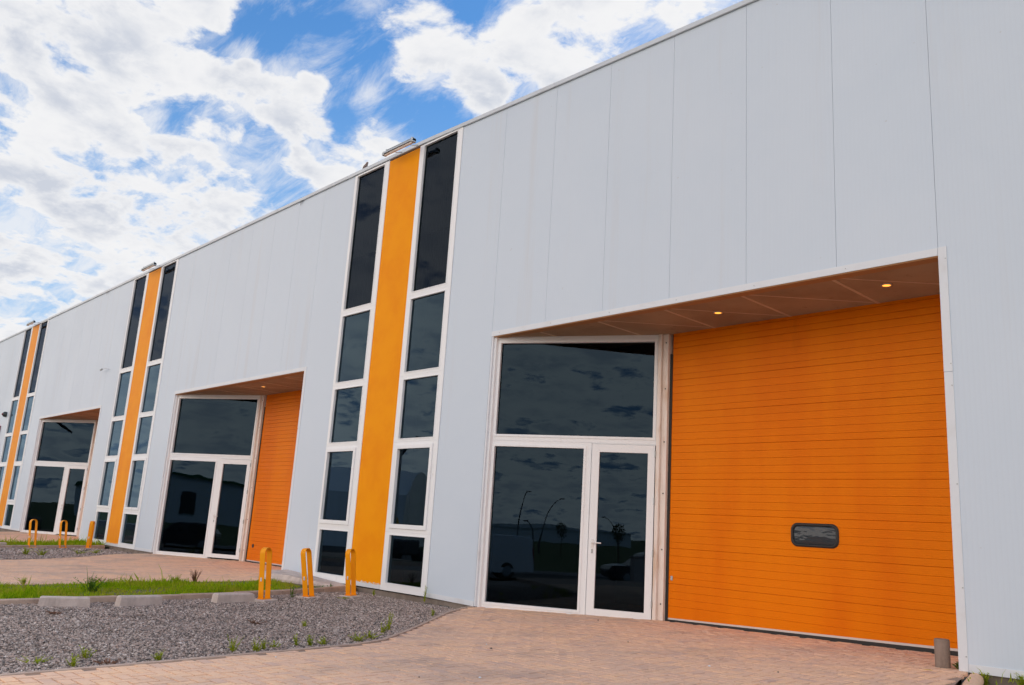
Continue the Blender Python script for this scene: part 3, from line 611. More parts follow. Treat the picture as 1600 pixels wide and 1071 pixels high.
    b = MB(tf); b.add([(1.94,.02,-1.175),(2.787,.02,-1.175),(2.787,.02,1.415),(1.94,.02,1.415)], [(0,1,2,3)]); b.build('pane', M_glass, dr_)
    b = MB(tf); b.box(1.865, 1.905, -.032, -.0205, -.19, -.06, .004); b.tube([(1.885,-.03,-.105),(1.885,-.07,-.105),(1.90,-.078,-.106),(2.045,-.078,-.112)], .011, 8); b.build('handle', M_handle, dr_)
    b = MB(tf); b.box(1.872, 1.898, -.030, -.0205, -.285, -.215, .006); b.tube([(1.885,-.036,-.24),(1.885,-.03,-.24)], .009, 8); b.build('lock', M_galv, dr_)
    for hz_ in (1.40, .62, -.22, -1.02):
        b = MB(tf); b.tube([(2.899,-.028,hz_-.055),(2.899,-.028,hz_+.055)], .012, 8); b.build('hinge', M_galv, dr_)
    b = MB(tf); b.box(1.815, 2.90, .065, .105, -1.3, 1.54); b.box(1.94, 2.79, .06, .11, -1.18, 1.42)
    # column between glass and roller door
    b = MB(); b.box(-8.735 + sh, -8.665 + sh, 1.47, 1.75, -1.5, 3.452); b.box(-8.660 + sh, -8.555 + sh, 1.515, 1.75, -1.5, 3.452); jm = b.build('door_post', M_jamb, BLD)
    for q in (3.3, 2.5, 1.6, .75, -.15, -1.0): b = MB(); b.tube([(-8.60 + sh, 1.508, q), (-8.60 + sh, 1.516, q)], .012, 8); b.build('bolt', M_dark, jm)
    # room behind the glass
    b = MB(); pl = [(-11.33 + sh, .26), (-8.78 + sh, 1.64), (-8.7 + sh, 5.2), (-12.6 + sh, 5.2), (-12.6 + sh, .26)]; n_ = 5
    vs = [(x, y, -1.42) for x, y in pl] + [(x, y, 3.5) for x, y in pl]
    b.add(vs, [(0,1,2,3,4), (9,8,7,6,5)] + [(i, i+5, (i+1) % 5 + 5, (i+1) % 5) for i in range(1, 5)]); b.build('interior', M_int, BLD)

    # --- sectional door
    DY = 1.58; x0, x1 = -8.50 + sh, -3.62 + sh; zs0 = -1.222 - (.055 if k else 0)
    sl = lambda x, sh=sh: (x - sh + 8.5) * .027 if k == 0 else 0.0
    b = MB(); edges = [zs0 + .5525 * i for i in range(10)]
    for i, z_ in enumerate(edges[:-1]):
        zt_ = min(z_ + .5525, 3.47)
        gz = [0, .211, .324, .437, .5525] if k == 0 and i == 0 else [0, .098, .211, .324, .437, .5525]
        for a, c in zip(gz, gz[1:]):
            za, zc = z_ + a + (.003 if a == 0 else .0006), min(z_ + c - (.002 if c == gz[-1] else .0008), 3.47)
            if zc <= za: continue
            da, db = (sl(x0) + .02, sl(x1) + .02) if i == 0 and a == 0 else (0, 0)
            fy = DY
            b.add([(x0, fy, za + da), (x1, fy, za + db), (x1, fy + .03, za + db), (x0, fy + .03, za + da), (x0, fy, zc - .004), (x1, fy, zc - .004), (x1, fy + .006, zc), (x0, fy + .006, zc), (x1, fy+.03, zc), (x0, fy+.03, zc)],
                  [(0,1,5,4), (4,5,6,7), (7,6,8,9), (0,3,2,1)])
    gd = b.build('garage_door', M_door, BLD, label='orange horizontally ribbed sectional door' + ('' if k else ' with a small oval-cornered window'))
    b = MB(); b.box(x0, x1, DY + .012, DY + .05, zs0 + (.1 if k == 0 else 0), 3.5); b.build('section_joint', M_groove, gd)
    b = MB()
    r0 = zs0 + .022; y_ = DY - .004
    vs = [(x0, y_, r0 - .024), (x1, y_, r0 - .028 + sl(x1)), (x1, y_, r0 + .004 + sl(x1)), (x0, y_, r0)]; b.add(vs + [(p[0], DY + .03, p[2]) for p in vs], [(0,1,2,3),(3,2,6,7),(0,4,5,1)])
    b.build('bottom_rail', M_alu, gd)
    b = MB(); vs = [(x0-.05, DY+.001, r0-.14), (x1, DY+.001, r0-.1), (x1, DY+.001, r0 - .028 + sl(x1)), (x0-.05, DY+.001, r0 - .024)]; b.add(vs + [(p[0], DY + .03, p[2]) for p in vs], [(0,1,2,3),(3,2,6,7)])
    b.box(x0 - .052, x0 - .003, DY - .01, DY + .03, -1.3, 3.10); b.build('seal_and_gap_shade', M_rub, gd)  # side bar paints the shadow gap between post and door in black
    def rrect(cx, cz, w, h, r, n=8):
        out = []
        for (qx, qz, a0) in ((1,-1,-90),(1,1,0),(-1,1,90),(-1,-1,180)):
            for i in range(n + 1):
                a = R(a0 + 90 * i / n); out.append((cx + qx * (w - r) + r * math.cos(a), cz + qz * (h - r) + r * math.sin(a)))
        return out
    if k == 0:
        cx, cz = -5.995, .197; O = rrect(cx, cz, .362, .168, .105); Mi = rrect(cx, cz, .345, .152, .095); I = rrect(cx, cz, .318, .127, .075); n_ = len(O)
        b = MB(); vs = [(p[0], DY - .004, p[1]) for p in O] + [(p[0], DY - .026, p[1]) for p in Mi] + [(p[0], DY - .026, p[1]) for p in rrect(cx, cz, .325, .134, .08)] + [(p[0], DY - .004, p[1]) for p in I]
        b.add(vs, [(j*n_+i, j*n_+(i+1) % n_, (j+1)*n_+(i+1) % n_, (j+1)*n_+i) for j in range(3) for i in range(n_)], True); b.build('window_frame', M_rub, gd)
        # bulged double acrylic pane
        b = MB(); rings = [(.318,.127,.075,.0), (.29,.108,.065,.010), (.24,.08,.05,.017), (.15,.045,.03,.021)]; vs = []
        for w_, h_, r__, d in rings: vs += [(p[0], DY - .006 - d, p[1]) for p in rrect(cx, cz, w_, h_, r__)]
        vs.append((cx, DY - .028, cz)); b.add(vs, [(j*n_+i, j*n_+(i+1) % n_, (j+1)*n_+(i+1) % n_, (j+1)*n_+i) for j in range(3) for i in range(n_)] + [(3*n_+i, 3*n_+(i+1) % n_, 4*n_) for i in range(n_)], True)
        b.build('door_window', M_dpane, gd)
        b = MB(); b.box(-8.46, -8.42, DY - .012, DY - .002, -.62, -.55, .004); b.build('bracket', M_galv, gd)
    else:
        b = MB(); b.tube([(-8.21 + sh, DY - .008, -.86), (-8.21 + sh, DY + .01, -.86)], .055, 12); b.build('grip', M_rub, gd)
    b = MB(); b.box(x0 - .07, x1, DY + .06, DY + .2, -1.5, 3.5); b.build('door_backing', M_int, BLD)

# coping along the top
b = MB(); xs = [-75, -47, -27.7, -14, -12.7, -6.2, 0, XR]
for a, c in zip(xs, xs[1:]):
    b.xz([(a, zt(a) - .004), (c, zt(c) - .004), (c, zt(c) + .072), (a, zt(a) + .072)], -.035, .45)
    b.xz([(a, zt(a) - .012), (c, zt(c) - .012), (c, zt(c) + .0), (a, zt(a) + .0)], -.028, -.018)
b.build('coping', M_coping, BLD)
for q in (-19.35, -34.2):
    b = MB(); b.add([(q, -.036, zt(q) - .01), (q + .16, -.036, zt(q) - .012), (q + .07, -.040, zt(q) - .045), (q + .05, -.036, zt(q) - .17), (q + .02, -.038, zt(q) - .05)], [(0,4,2,1),(4,3,2)]); b.build('torn_sealant', M_dark, BLD)
b = MB(); q = -73.0
while q < 2.8: b.box(q, q + .012, -.0372, .44, zt(q) - .006, zt(q) + .0745); q += 2.62
b.build('coping_joint', M_joint, BLD)
b = MB(); b.box(-75, XR, .46, 24, 7.2, 7.5); b.box(-75, XR, 23.8, 24, -1.6, 7.2); b.box(XR - .1, XR, .32, 23.8, -1.6, 7.2); b.box(-75, -74.9, .1, 23.8, -1.6, 7.2); b.build('roof', M_clad, BLD)

# ================================================================== fixtures
def floodlight(sh, label):
    x0, x1, y, z = -15.17 + sh, -14.03 + sh, -.30, 8.06
    t = thing('floodlight', label, 'lamp', ((x0 + x1) / 2, 0, 8.1), group='tube floodlights above the amber strips')
    prof = [(-.055, .0), (-.045, .045), (.0, .065), (.045, .045), (.055, .0)]; b = MB(); n_ = len(prof)
    vs = [(x0, y + p[0], z + p[1]) for p in prof] + [(x1, y + p[0], z + p[1]) for p in prof]
    b.add(vs, [(i, i+1, n_+i+1, n_+i) for i in range(n_-1)] + [tuple(range(n_)), tuple(range(2*n_-1, n_-1, -1))]); b.box(x0, x0 + .07, y - .05, y + .05, z - .03, z + .06, .008); b.box(x1 - .07, x1, y - .05, y + .05, z - .03, z + .06, .008)
    b.build('housing', M_galv, t)
    b = MB(); b.tube([(x0 + .05, y, z - .018), (x1 - .05, y, z - .018)], .03, 10); b.build('diffuser', M_jamb, t)
    b = MB(); b.tube([(x0 + .1, y - .01, z + .085), (x1 - .02, y - .01, z + .085)], .008, 6); b.box(x0 + .1, x0 + .13, y - .03, y + .02, z + .04, z + .1); b.box(x1 - .09, x1 - .06, y - .03, y + .02, z + .04, z + .1); b.build('rail', M_galv, t)
    for q in (.28, .78):
        xb = x0 + (x1 - x0) * q; b = MB(); b.tube([(xb, y, z), (xb, y + .12, z + .02), (xb, -.04, 8.13)], .010, 6); b.build('bracket', M_galv, t)
    return t
for k, lab in enumerate(('grey tube floodlight on brackets over the nearest amber strip', 'grey tube floodlight on brackets over the second amber strip, above the middle unit', 'small grey tube floodlight over the farthest amber strip at left')): floodlight(-k * L, lab)

def downlight(x, y, label):
    t = thing('downlight', label, 'lamp', (x, y, 3.453), group='lit downlights in the recess ceilings')
    b = MB(); n_ = 24; vs = []
    for r_, z_ in ((.078, 3.4535), (.075, 3.446), (.055, 3.444), (.05, 3.4525)): vs += [(x + r_ * math.cos(6.2832 * i / n_), y + r_ * math.sin(6.2832 * i / n_), z_) for i in range(n_)]
    b.add(vs, [(j*n_+i, (j+1)*n_+i, (j+1)*n_+(i+1) % n_, j*n_+(i+1) % n_) for j in range(3) for i in range(n_)], True); b.build('trim_ring', M_galv, t)
    b = MB(); b.add([(x + .052 * math.cos(6.2832 * i / n_), y + .052 * math.sin(6.2832 * i / n_), 3.4475) for i in range(n_)], [tuple(range(n_-1, -1, -1))]); b.build('lamp', M_glow, t)
downlight(-7.10, .79, 'lit round downlight over the glazed door side of the near recess'); downlight(-4.53, .80, 'lit round downlight near the right end of the near recess'); downlight(-21.60, .70, 'lit round downlight in the ceiling of the second recess')

# bird on the parapet: one continuous body
t = thing('bird', 'small brown bird perched on the coping left of the near amber strip', 'bird', (-16.50, .1, zt(-16.5) + .072))
sp = [(-.13, .045, .004), (-.09, .055, .016), (-.05, .07, .033), (0, .09, .048), (.04, .115, .044), (.065, .15, .030), (.08, .175, .028), (.098, .185, .020), (.112, .183, .008), (.135, .178, .002)]
b = MB(); z0 = zt(-16.5) + .072; b.tube([(-16.50 + p[0], .06, z0 + p[1]) for p in sp], [p[2] for p in sp], 12); b.build('body', M_bird, t)
for q in (-.015, .018): b = MB(); b.tube([(-16.5 + .01, .06 + q, z0 + .05), (-16.5 + .015, .06 + q, z0 - .001)], .004, 6); b.build('leg', M_dark, t)

# bicycle hoops
def hoop(loc, label, src=None, rz=0.0):
    if src is not None:
        c = copy_tree(src); c.location = wpos(loc); c.rotation_euler[2] = rz; c['label'] = label; return c
    t = thing('bicycle_hoop', label, 'bike rack', loc, group='amber steel bicycle hoops'); x, y, z = loc; b = MB(); hw, wd, th, ht = .100, .098, .012, .845
    # flat steel bar bent into a narrow hoop; the hoop opens along x, the bar is wide along y
    path = [(-hw, .0)] + [(-hw, ht - hw - .0)] + [(-hw * math.cos(R(a)), ht - hw + hw * math.sin(R(a))) for a in range(15, 180, 15)] + [(hw, ht - hw), (hw, 0)]
    nrm = []
    for i, p in enumerate(path):
        a = path[max(0, i-1)]; c = path[min(len(path)-1, i+1)]; d = Vector((c[0]-a[0], c[1]-a[1])).normalized(); nrm.append((-d.y, d.x))
    vs = []
    for p, n_ in zip(path, nrm):
        for sx in (0, 1):
            for sy in (-.5, .5): vs.append((x + sy * wd, y + p[0] - n_[0] * th * sx, z + p[1] - n_[1] * th * sx))
    # order per station: (in,-),(in,+),(out,-),(out,+)
    fs = []
    for i in range(len(path) - 1):
        a, c = 4*i, 4*i+4; fs += [(a, a+1, c+1, c), (a+2, c+2, c+3, a+3), (a, c, c+2, a+2), (a+1, a+3, c+3, c+1)]
    b.add(vs, fs); b.build('hoop', M_rack, t)
    b = MB(); b.box(x-.06, x+.06, y-.12, y+.12, z-.01, z+.020, .003); b.build('base_plate', M_rack, t)
    b = MB(); b.box(x-.15, x+.15, y-.19, y+.19, z-.12, z+.008, .012); b.build('footing', M_stop, t)
    b = MB()
    for sgn in (-1, 1): b.box(x-.012, x+.012, y+sgn*(hw+.007)-.006, y+sgn*(hw+.007)+.006, z+.30, z+.36, .002)
    b.build('sticker', M_trim, t); return t
hs = [((-13.50, -2.82, -1.372), 'amber bicycle hoop nearest to the wheel stops, in front of the second orange door', .46, -.075),
      ((-13.77, -1.82, -1.362), 'amber bicycle hoop in the middle of the near three, before the white pier', .46, -.17),
      ((-13.79, -.93, -1.352), 'amber bicycle hoop closest to the wall, in front of the near amber strip', .44, -.11),
      ((-28.92, -2.44, -1.385), 'small far amber hoop standing alone at left before the far glazed entrance', .30, -.10),
      ((-29.10, -1.54, -1.375), 'small far amber hoop in front of the far glass door leaf', .30, -.10),
      ((-29.28, -.72, -1.36), 'small far amber hoop seen edge on beside the second strip window', .95, 0)]
h0 = hoop(hs[0][0], hs[0][1]); h0.rotation_euler[2] = hs[0][2]
hl = [h0] + [hoop(p_, l_, h0, r_) for p_, l_, r_, q_ in hs[1:]]
for h_, (p_, l_, r_, q_) in zip(hl, hs):      # knocked out of plumb
    for c_ in children(h_):
        if c_.name.startswith(('hoop', 'sticker')): c_.rotation_euler = (Matrix.Rotation(-r_, 3, 'Z') @ Matrix.Rotation(q_, 3, Vector((-.88, .47, 0)))  @ Matrix.Rotation(r_, 3, 'Z')).to_euler()

# wheel stops
def wheel_stop(p0, p1, label, h=.155, w=.19):
    (x0, y0), (x1, y1) = p0, p1; d = Vector((x1-x0, y1-y0, 0)); ln = d.length; d.normalize(); n_ = Vector((-d.y, d.x, 0)); z = H(x0, y0) - .04
    tf = lambda a, c, e_: (x0 + d.x*a + n_.x*c, y0 + d.y*a + n_.y*c, z + e_)
    b = MB(tf); v = [(0,0,-.06),(ln,0,-.06),(ln,w,-.06),(0,w,-.06),(.02,.012,h*.88),(ln-.02,.012,h*.88),(ln-.02,w-.012,h*.88),(.02,w-.012,h*.88),(.04,.035,h),(ln-.04,.035,h),(ln-.04,w-.035,h),(.04,w-.035,h)]
    b.add(v, [(0,1,5,4),(1,2,6,5),(2,3,7,6),(3,0,4,7),(4,5,9,8),(5,6,10,9),(6,7,11,10),(7,4,8,11),(8,9,10,11)])
    b.build('wheel_stop', M_stop, label=label, cat='wheel stop', group='concrete wheel stops along the kerb')
wheel_stop((-13.62, -6.24), (-13.44, -5.58), 'concrete wheel stop at far left, lowest and most weathered of the three'.replace('lowest and most weathered', 'leftmost'))
wheel_stop((-13.40, -5.19), (-13.44, -4.53), 'concrete wheel stop between the other two, at the kerb below the tall weeds')
wheel_stop((-13.38, -3.70), (-13.46, -3.0), 'concrete wheel stop beside the nearest bicycle hoop')
wheel_stop((-29.2, -3.9), (-29.35, -3.0), 'small distant concrete wheel stop at the left edge')
# broken concrete apron by the pier corner
b = MB(); v = [(-17.75,-.05),(-15.35,-.02),(-15.15,-.30),(-15.55,-.62),(-16.5,-.80),(-17.3,-.98),(-17.72,-.75)]
n_ = len(v); cx = sum(p[0] for p in v)/n_; cy = sum(p[1] for p in v)/n_; hh = [.16,.05,.03,.08,.13,.13,.15]
vs = [(p[0], p[1], H(*p) - .12) for p in v] + [(p[0], p[1], H(*p) + hh[i]*.3) for i, p in enumerate(v)] + [(cx + (p[0]-cx)*.9, cy + (p[1]-cy)*.82, H(*p) + hh[i]) for i, p in enumerate(v)]
b.add(vs, [(i, (i+1) % n_, n_+(i+1) % n_, n_+i) for i in range(n_)] + [(n_+i, n_+(i+1) % n_, 2*n_+(i+1) % n_, 2*n_+i) for i in range(n_)] + [tuple(range(2*n_, 3*n_))])
b.build('concrete_slab', M_stop, label='rough low concrete slab at the corner of the white pier behind the near hoops', cat='slab')
# short concrete post by the orange door
b = MB(); x, y, z = -3.78, .10, -1.16; b.tube([(x,y,z-.1),(x,y,z+.285),(x,y,z+.298),(x,y,z+.30)], [.077,.077,.072,.0665], 32); b.build('bollard', M_bollard, label='short round concrete bollard in front of the orange door corner', cat='bollard')
# brick kerb nose right of the driveway
b = MB(); b.tube([(-3.40, -.06, -1.215), (-3.27, -.6, -1.235), (-3.10, -1.2, -1.25), (-3.02, -2.2, -1.27)], [.075, .08, .08, .08], 14); b.build('paving_edging', M_paver, kind='structure')
# yellow leaf
b = MB(); x, y, z = -3.74, -.42, -1.150
b.add([(x-.05,y-.01,z),(x-.02,y-.025,z+.006),(x+.02,y-.02,z+.012),(x+.05,y+.012,z+.004),(x+.015,y+.025,z+.014),(x-.02,y+.02,z+.010)], [(0,1,2,4,5),(2,3,4)]); b.build('fallen_leaf', M_leaf, label='small yellow fallen leaf on the pavers near the bollard', cat='leaf')
# tiny stones on the pavers
for i, (x, y) in enumerate([(-5.93,-4.67),(-6.25,-5.1),(-7.3,-3.3),(-7.6,-3.1),(-9.6,-.55),(-8.9,.35),(-5.2,-2.2),(-6.9,-1.4),(-4.6,-1.9),(-7.9,-5.6)]):
    rr = random.Random(i); q = .008 + .008 * rr.random(); z = H(x, y); b = MB(); b.add([(x-q*1.5,y,z+q*.4),(x,y-q,z+q*.3),(x+q*1.3,y+q*.2,z+q*.5),(x,y+q*1.1,z+q*.3),(x+q*.2,y,z+q*1.1),(x,y,z-q*.3)], [(0,1,4),(1,2,4),(2,3,4),(3,0,4),(1,0,5),(2,1,5),(3,2,5),(0,3,5)])
    b.build('pebble', M_bark2 if i % 3 else M_trim, label='tiny stone lying loose on the paved driveway', cat='pebble', group='tiny stones on the pavers')
# alarm box and red board on the far left wall, cable hook
t = thing('wall_siren', 'small dark round siren on the white wall at far left', 'alarm', (-46.45, -.02, 3.9)); b = MB(); b.tube([(-46.45,.0,3.97),(-46.45,-.10,3.97),(-46.45,-.16,3.97)], [.13,.13,.08], 16); b.build('body', M_dark, t); b = MB(); b.tube([(-46.45,-.16,3.97),(-46.45,-.20,3.97)], [.05,.04], 12); b.build('lens', M_red, t)
b = MB(); b.box(-49.2, -47.05, -.05, -.008, 2.4, 3.45, .01); b.build('wall_board', M_red, label='dark red board on the wall, cut by the left picture edge', cat='sign')
t = thing('wall_bracket', 'thin wire bracket on the white wall left of the second amber strip', 'bracket', (-32.4, 0, 4.8)); b = MB(); b.tube([(-32.4,0,4.85),(-32.5,-.12,4.88),(-32.8,-.15,4.87)], .012, 6); b.build('arm', M_trim, t); b = MB(); b.tube([(-32.78,-.15,4.87),(-32.95,-.15,4.85)], [.03,.035], 8); b.build('clip', M_galv, t)

# weeds: (x, y, height, kind)
WD = [(-8.92,-7.03,.12,0,'by the paving edge, among the leftmost in front'),(-8.79,-7.5,.08,0,'small and pale, at the bottom left by the paving edge'),(-8.47,-7.29,.13,0,'upright and narrow, in the lower left gravel edge'),(-8.46,-6.98,.06,1,'low and brownish between two green ones at the lower left'),
(-8.50,-6.5,.12,0,'bright green and alone by the paving edge at lower left'),(-8.66,-5.68,.19,0,'slim and tall, left end of the row along the paving edge'),(-8.52,-5.49,.15,0,'bushy, in the row along the paving edge'),(-8.60,-5.36,.17,0,'tallest stem of the row along the paving edge'),
(-8.66,-5.22,.10,0,'small, right of the bushy ones along the paving edge'),(-8.72,-4.90,.16,0,'loose and leaning, before the paving edge kink'),(-8.62,-4.79,.16,0,'bright clump close to the kink of the paving edge'),(-8.72,-4.55,.09,0,'low and yellowish right before the paving edge kink'),
(-8.80,-4.05,.09,0,'low mat at the kink of the paving edge'),(-8.93,-3.80,.09,0,'dense low mat just past the paving edge kink'),(-9.25,-3.40,.15,0,'light green tuft on the slanting paving edge'),(-9.50,-3.12,.24,0,'tall spire on the slanting paving edge'),
(-10.72,-1.42,.12,0,'small and dull near the top of the slanting paving edge'),(-13.50,-3.62,.13,0,'standing against the right wheel stop'),(-13.86,-2.1,.22,2,'tall green one between two near bicycle hoops'),
(-13.40,-1.33,.06,0,'flat mat in front of the wall side hoop'),(-12.66,-.10,.32,0,'thin tall stem against the plinth beside the glazed entrance'),(-12.86,-6.22,.05,1,'low brownish speck in the left gravel'),(-13.9,-.35,.12,0,'yellow-green clump at the plinth behind the hoops'),
(-15.3,-.45,.12,2,'leafy one at the edge of the concrete slab'),(-14.9,-.9,.13,2,'leafy one left of the wall side hoop'),(-10.3,-3.9,.10,0,'small and faint out in the open gravel'),(-10.9,-4.3,.07,1,'dull low one in the middle of the gravel')]
kinds = [(M_weed, 'green weed'), (M_dry, 'brown weed'), (M_dweed, 'dark green weed')]
for i, (x, y, h_, kd, tx) in enumerate(WD):
    m_, w_ = kinds[kd]; low = h_ < .1
    weed('weed', w_ + ' ' + tx, (x, y, H(x, y) - .045), h_, 12 if low else 7, .13 if low else .05 + h_ * .15, m_, .035 if low else .042, seed=i)
weed('weed', 'dark leafy weed with long seed stalks in the grass strip above the middle wheel stop', (-15.3, -5.0, H(-15.3, -5)), .24, 22, .26, M_dweed, .055, seed=50, group='weeds in the grass strip')
b_ = weed('weed', 'thin dark seed stalks rising from the grass strip at left centre', (-15.75, -4.9, H(-15.7, -5)), .42, 4, .16, M_dweed, .018, seed=51, group='weeds in the grass strip', stalk=True)
weed('dry_weed', 'reddish brown dry weed clump at the back edge of the grass strip', (-16.75, -2.62, H(-16.7, -2.6)), .26, 22, .13, M_dry, .03, seed=52, group='weeds in the grass strip')
weed('weed', 'light green weed just left of the dry brown clump', (-16.7, -3.0, H(-16.7, -3)), .15, 14, .16, M_weed, .05, seed=53, group='weeds in the grass strip')
weed('weed', 'small green weed at the back edge of the grass strip, far left', (-16.9, -5.6, H(-16.9, -5.6)), .12, 10, .14, M_weed, .05, seed=54, group='weeds in the grass strip')
weed('weed', 'fine brown weed along the driveway edge behind the tall stalks', (-16.9, -4.3, H(-16.9, -4.3)), .10, 16, .25, M_dry, .025, seed=55, group='weeds in the grass strip')
for i, (x, y, h_, tx) in enumerate([(-25.53,-3.45,.22,'yellow-green weed at the far driveway edge, left end'),(-25.2,-3.15,.18,'yellow-green weed at the far driveway edge, second from left'),(-25.9,-2.0,.12,'low green weed mat on the far driveway edge'),(-26.2,-1.5,.12,'low green weed mat farthest along the far driveway edge'),(-29.9,-3.6,.35,'leafy weed in the distant grass strip at left')]):
    weed('weed', tx, (x, y, H(x, y) - .03), h_, 12, .2, M_weed, .06, seed=70 + i, group='distant weeds')
weed('weed', 'grass tuft against the plinth in the bottom right corner', (-3.33, -.02, -1.27), .14, 10, .06, M_weed, .05, seed=90, group='weeds at the right plinth'); weed('weed', 'taller grass tuft on the plinth, right of the paving corner', (-2.98, -.04, -1.25), .17, 8, .05, M_weed, .05, seed=91, group='weeds at the right plinth')
weed('weed', 'dark grass tuft tucked between the bollard and the white corner', (-3.63, .16, -1.16), .08, 12, .07, M_dweed, .05, seed=92, group='weeds at the right plinth')

# ================================================================== what stands across the road (mirrored in the glass)
SG = -2.6
A = Mat('van_paint', (.85,.85,.84), .25, coat=.5); M_van = A.m
A = Mat('suv_paint', (.03,.035,.045), .2, coat=.6); M_suv = A.m
A = Mat('car_glass', (.01,.012,.014), .05, spec=.8); M_cg = A.m
A = Mat('tyre', (.02,.02,.02), .8); M_tyre = A.m
A = Mat('tail_red', (.35,.01,.01), .3); M_tail = A.m
A = Mat('hall_white', (.8,.8,.8), .5); wvh = A.n('ShaderNodeTexWave', bands_direction='X'); wvh.inputs['Scale'].default_value = .6; A.l(A.co, wvh.inputs['Vector']); A.col(A.mix(A.rng(wvh.outputs[0], 0, .3, .3, 0), (.82,.82,.82), (.6,.6,.6))); M_hall = A.m
A = Mat('green_roof', (.02,.16,.07), .5); M_green = A.m
A = Mat('lamp_steel', (.10,.10,.11), .5, .5); M_pole = A.m
A = Mat('crane_yellow', (.65,.36,.02), .4); M_cy = A.m
A = Mat('crane_dark', (.03,.04,.05), .4); M_cd = A.m
A = Mat('bark', (.12,.08,.05), .9); M_bark = A.m
A = Mat('leaf_dark', (.03,.06,.015), .7); r_ = A.geo.outputs['Random Per Island']; A.col(A.mix(r_, (.025,.05,.012), (.06,.10,.02))); M_tleaf = A.m
def vehicle(name, label, cat, x, y, prof, glass, wheels, width, paint, wr=.36, tails=()):
    t = thing(name, label, cat, (x, y, SG)); b = MB(); b.tf = lambda a, c, e_: (x + a, y + c, SG + e_)
    n_ = len(prof); hw = width / 2; cx = sum(p[0] for p in prof) / n_; vs = []
    for yy, inset in ((-hw, .10), (-hw * .93, 0), (hw * .93, 0), (hw, .10)):
        for p in prof: vs.append((p[0] + (.03 if p[0] < cx else -.03) * (inset > 0), yy + 0, p[1] - (.05 if inset and p[1] > 1.0 else 0)))
    vs = [(v_[0], v_[1] * (1 - .10 * max(0, (v_[2] - 1.0))), v_[2]) for v_ in vs]
    b.add(vs, [(j*n_+i, j*n_+(i+1) % n_, (j+1)*n_+(i+1) % n_, (j+1)*n_+i) for j in range(3) for i in range(n_)] + [tuple(range(n_-1, -1, -1)), tuple(range(3*n_, 4*n_))]); b.build('body', paint, t)
    for pts in glass:
        b = MB(b.tf)
        for sgn in (1, -1): b.add([(p[0], sgn * (hw * (1 - .10 * max(0, p[1] - 1.0)) + .004), p[1]) for p in pts], [tuple(range(len(pts)))])
        b.build('side_window', M_cg, t)
    for wx in wheels:
        for sgn in (1, -1):
            b = MB(b.tf); yy = sgn * (hw - .12); b.tube([(wx, yy - .11, wr), (wx, yy - .09, wr), (wx, yy + .09, wr), (wx, yy + .115, wr)], [wr * .9, wr, wr, wr * .9], 24); wo = b.build('wheel', M_tyre, t)
            b = MB(b.tf); b.tube([(wx, yy + sgn * .115, wr), (wx, yy + sgn * .13, wr)], [wr * .6, wr * .55], 16); b.build('rim', M_galv, wo)
    for (tx_, tz0, tz1) in tails:
        for sgn in (1, -1): b = MB(b.tf); b.box(tx_ - .05, tx_ + .02, sgn * hw * .9 - .08, sgn * hw * .9 + .06, tz0, tz1, .01); b.build('tail_light', M_tail, t)
    return t
van = [(-5.4,.35),(-5.45,.9),(-5.2,1.15),(-4.5,1.35),(-3.9,2.1),(-3.5,2.3),(-.15,2.35),(0,2.2),(.04,1.0),(.04,.4)]
vehicle('van', 'white panel van parked across the road, seen mirrored in the entrance glass', 'van', -3.6, -33.6, van, [[(-4.3,1.35),(-3.1,1.35),(-3.1,2.05),(-3.8,2.05)]], (-4.6, -1.45), 2.1, M_van, .44, [(.03, .95, 1.7)])
suv = [(0,.45),(-.03,.8),(.1,1.0),(1.25,1.12),(2.0,1.75),(2.4,1.85),(4.3,1.8),(4.9,1.2),(4.95,.5),(4.8,.4),(.2,.35)]
vehicle('parked_car', 'dark off-road car parked across the road, seen mirrored in the door glass', 'car', .6, -32.5, suv, [[(1.45,1.18),(2.05,1.7),(2.9,1.72),(2.9,1.18)],[(3.0,1.18),(3.0,1.72),(4.2,1.68),(4.6,1.2)]], (.95, 3.95), 2.0, M_suv, .42)
vehicle('parked_car', 'dark car parked before the green roofed hall, mirrored in the second entrance', 'car', -34.0, -34.0, suv, [[(1.45,1.18),(2.05,1.7),(2.9,1.72),(2.9,1.18)],[(3.0,1.18),(3.0,1.72),(4.2,1.68),(4.6,1.2)]], (.95, 3.95), 2.0, M_suv, .42)
t = thing('utility_cabinet', 'pale concrete utility cabinet on the forecourt, mirrored beside the dark car', 'cabinet', (1.5, -27.6, H(1.5, -27.6))); b = MB(); b.box(.55, 2.3, -28.0, -27.3, SG, SG + 1.66, .02); b.build('body', M_stop, t); b = MB(); b.box(.5, 2.35, -28.05, -27.25, SG + 1.665, SG + 1.74, .01); b.build('cap', M_stop, t)
b = MB()   # long low white hall on the rise
t = thing('hall', 'long low white hall far across the field, mirrored in the near entrance', 'building', (45, -245, SG)); b.box(10, 72, -262, -245, SG - 1, SG + 3.9); b.build('wall', M_hall, t); b = MB(); b.xz([(9.5, SG+3.9), (72.5, SG+3.9), (72.5, SG+4.1), (41, SG+5.2), (9.5, SG+4.1)], -262.5, -244.6); b.build('roof', M_hall, t)
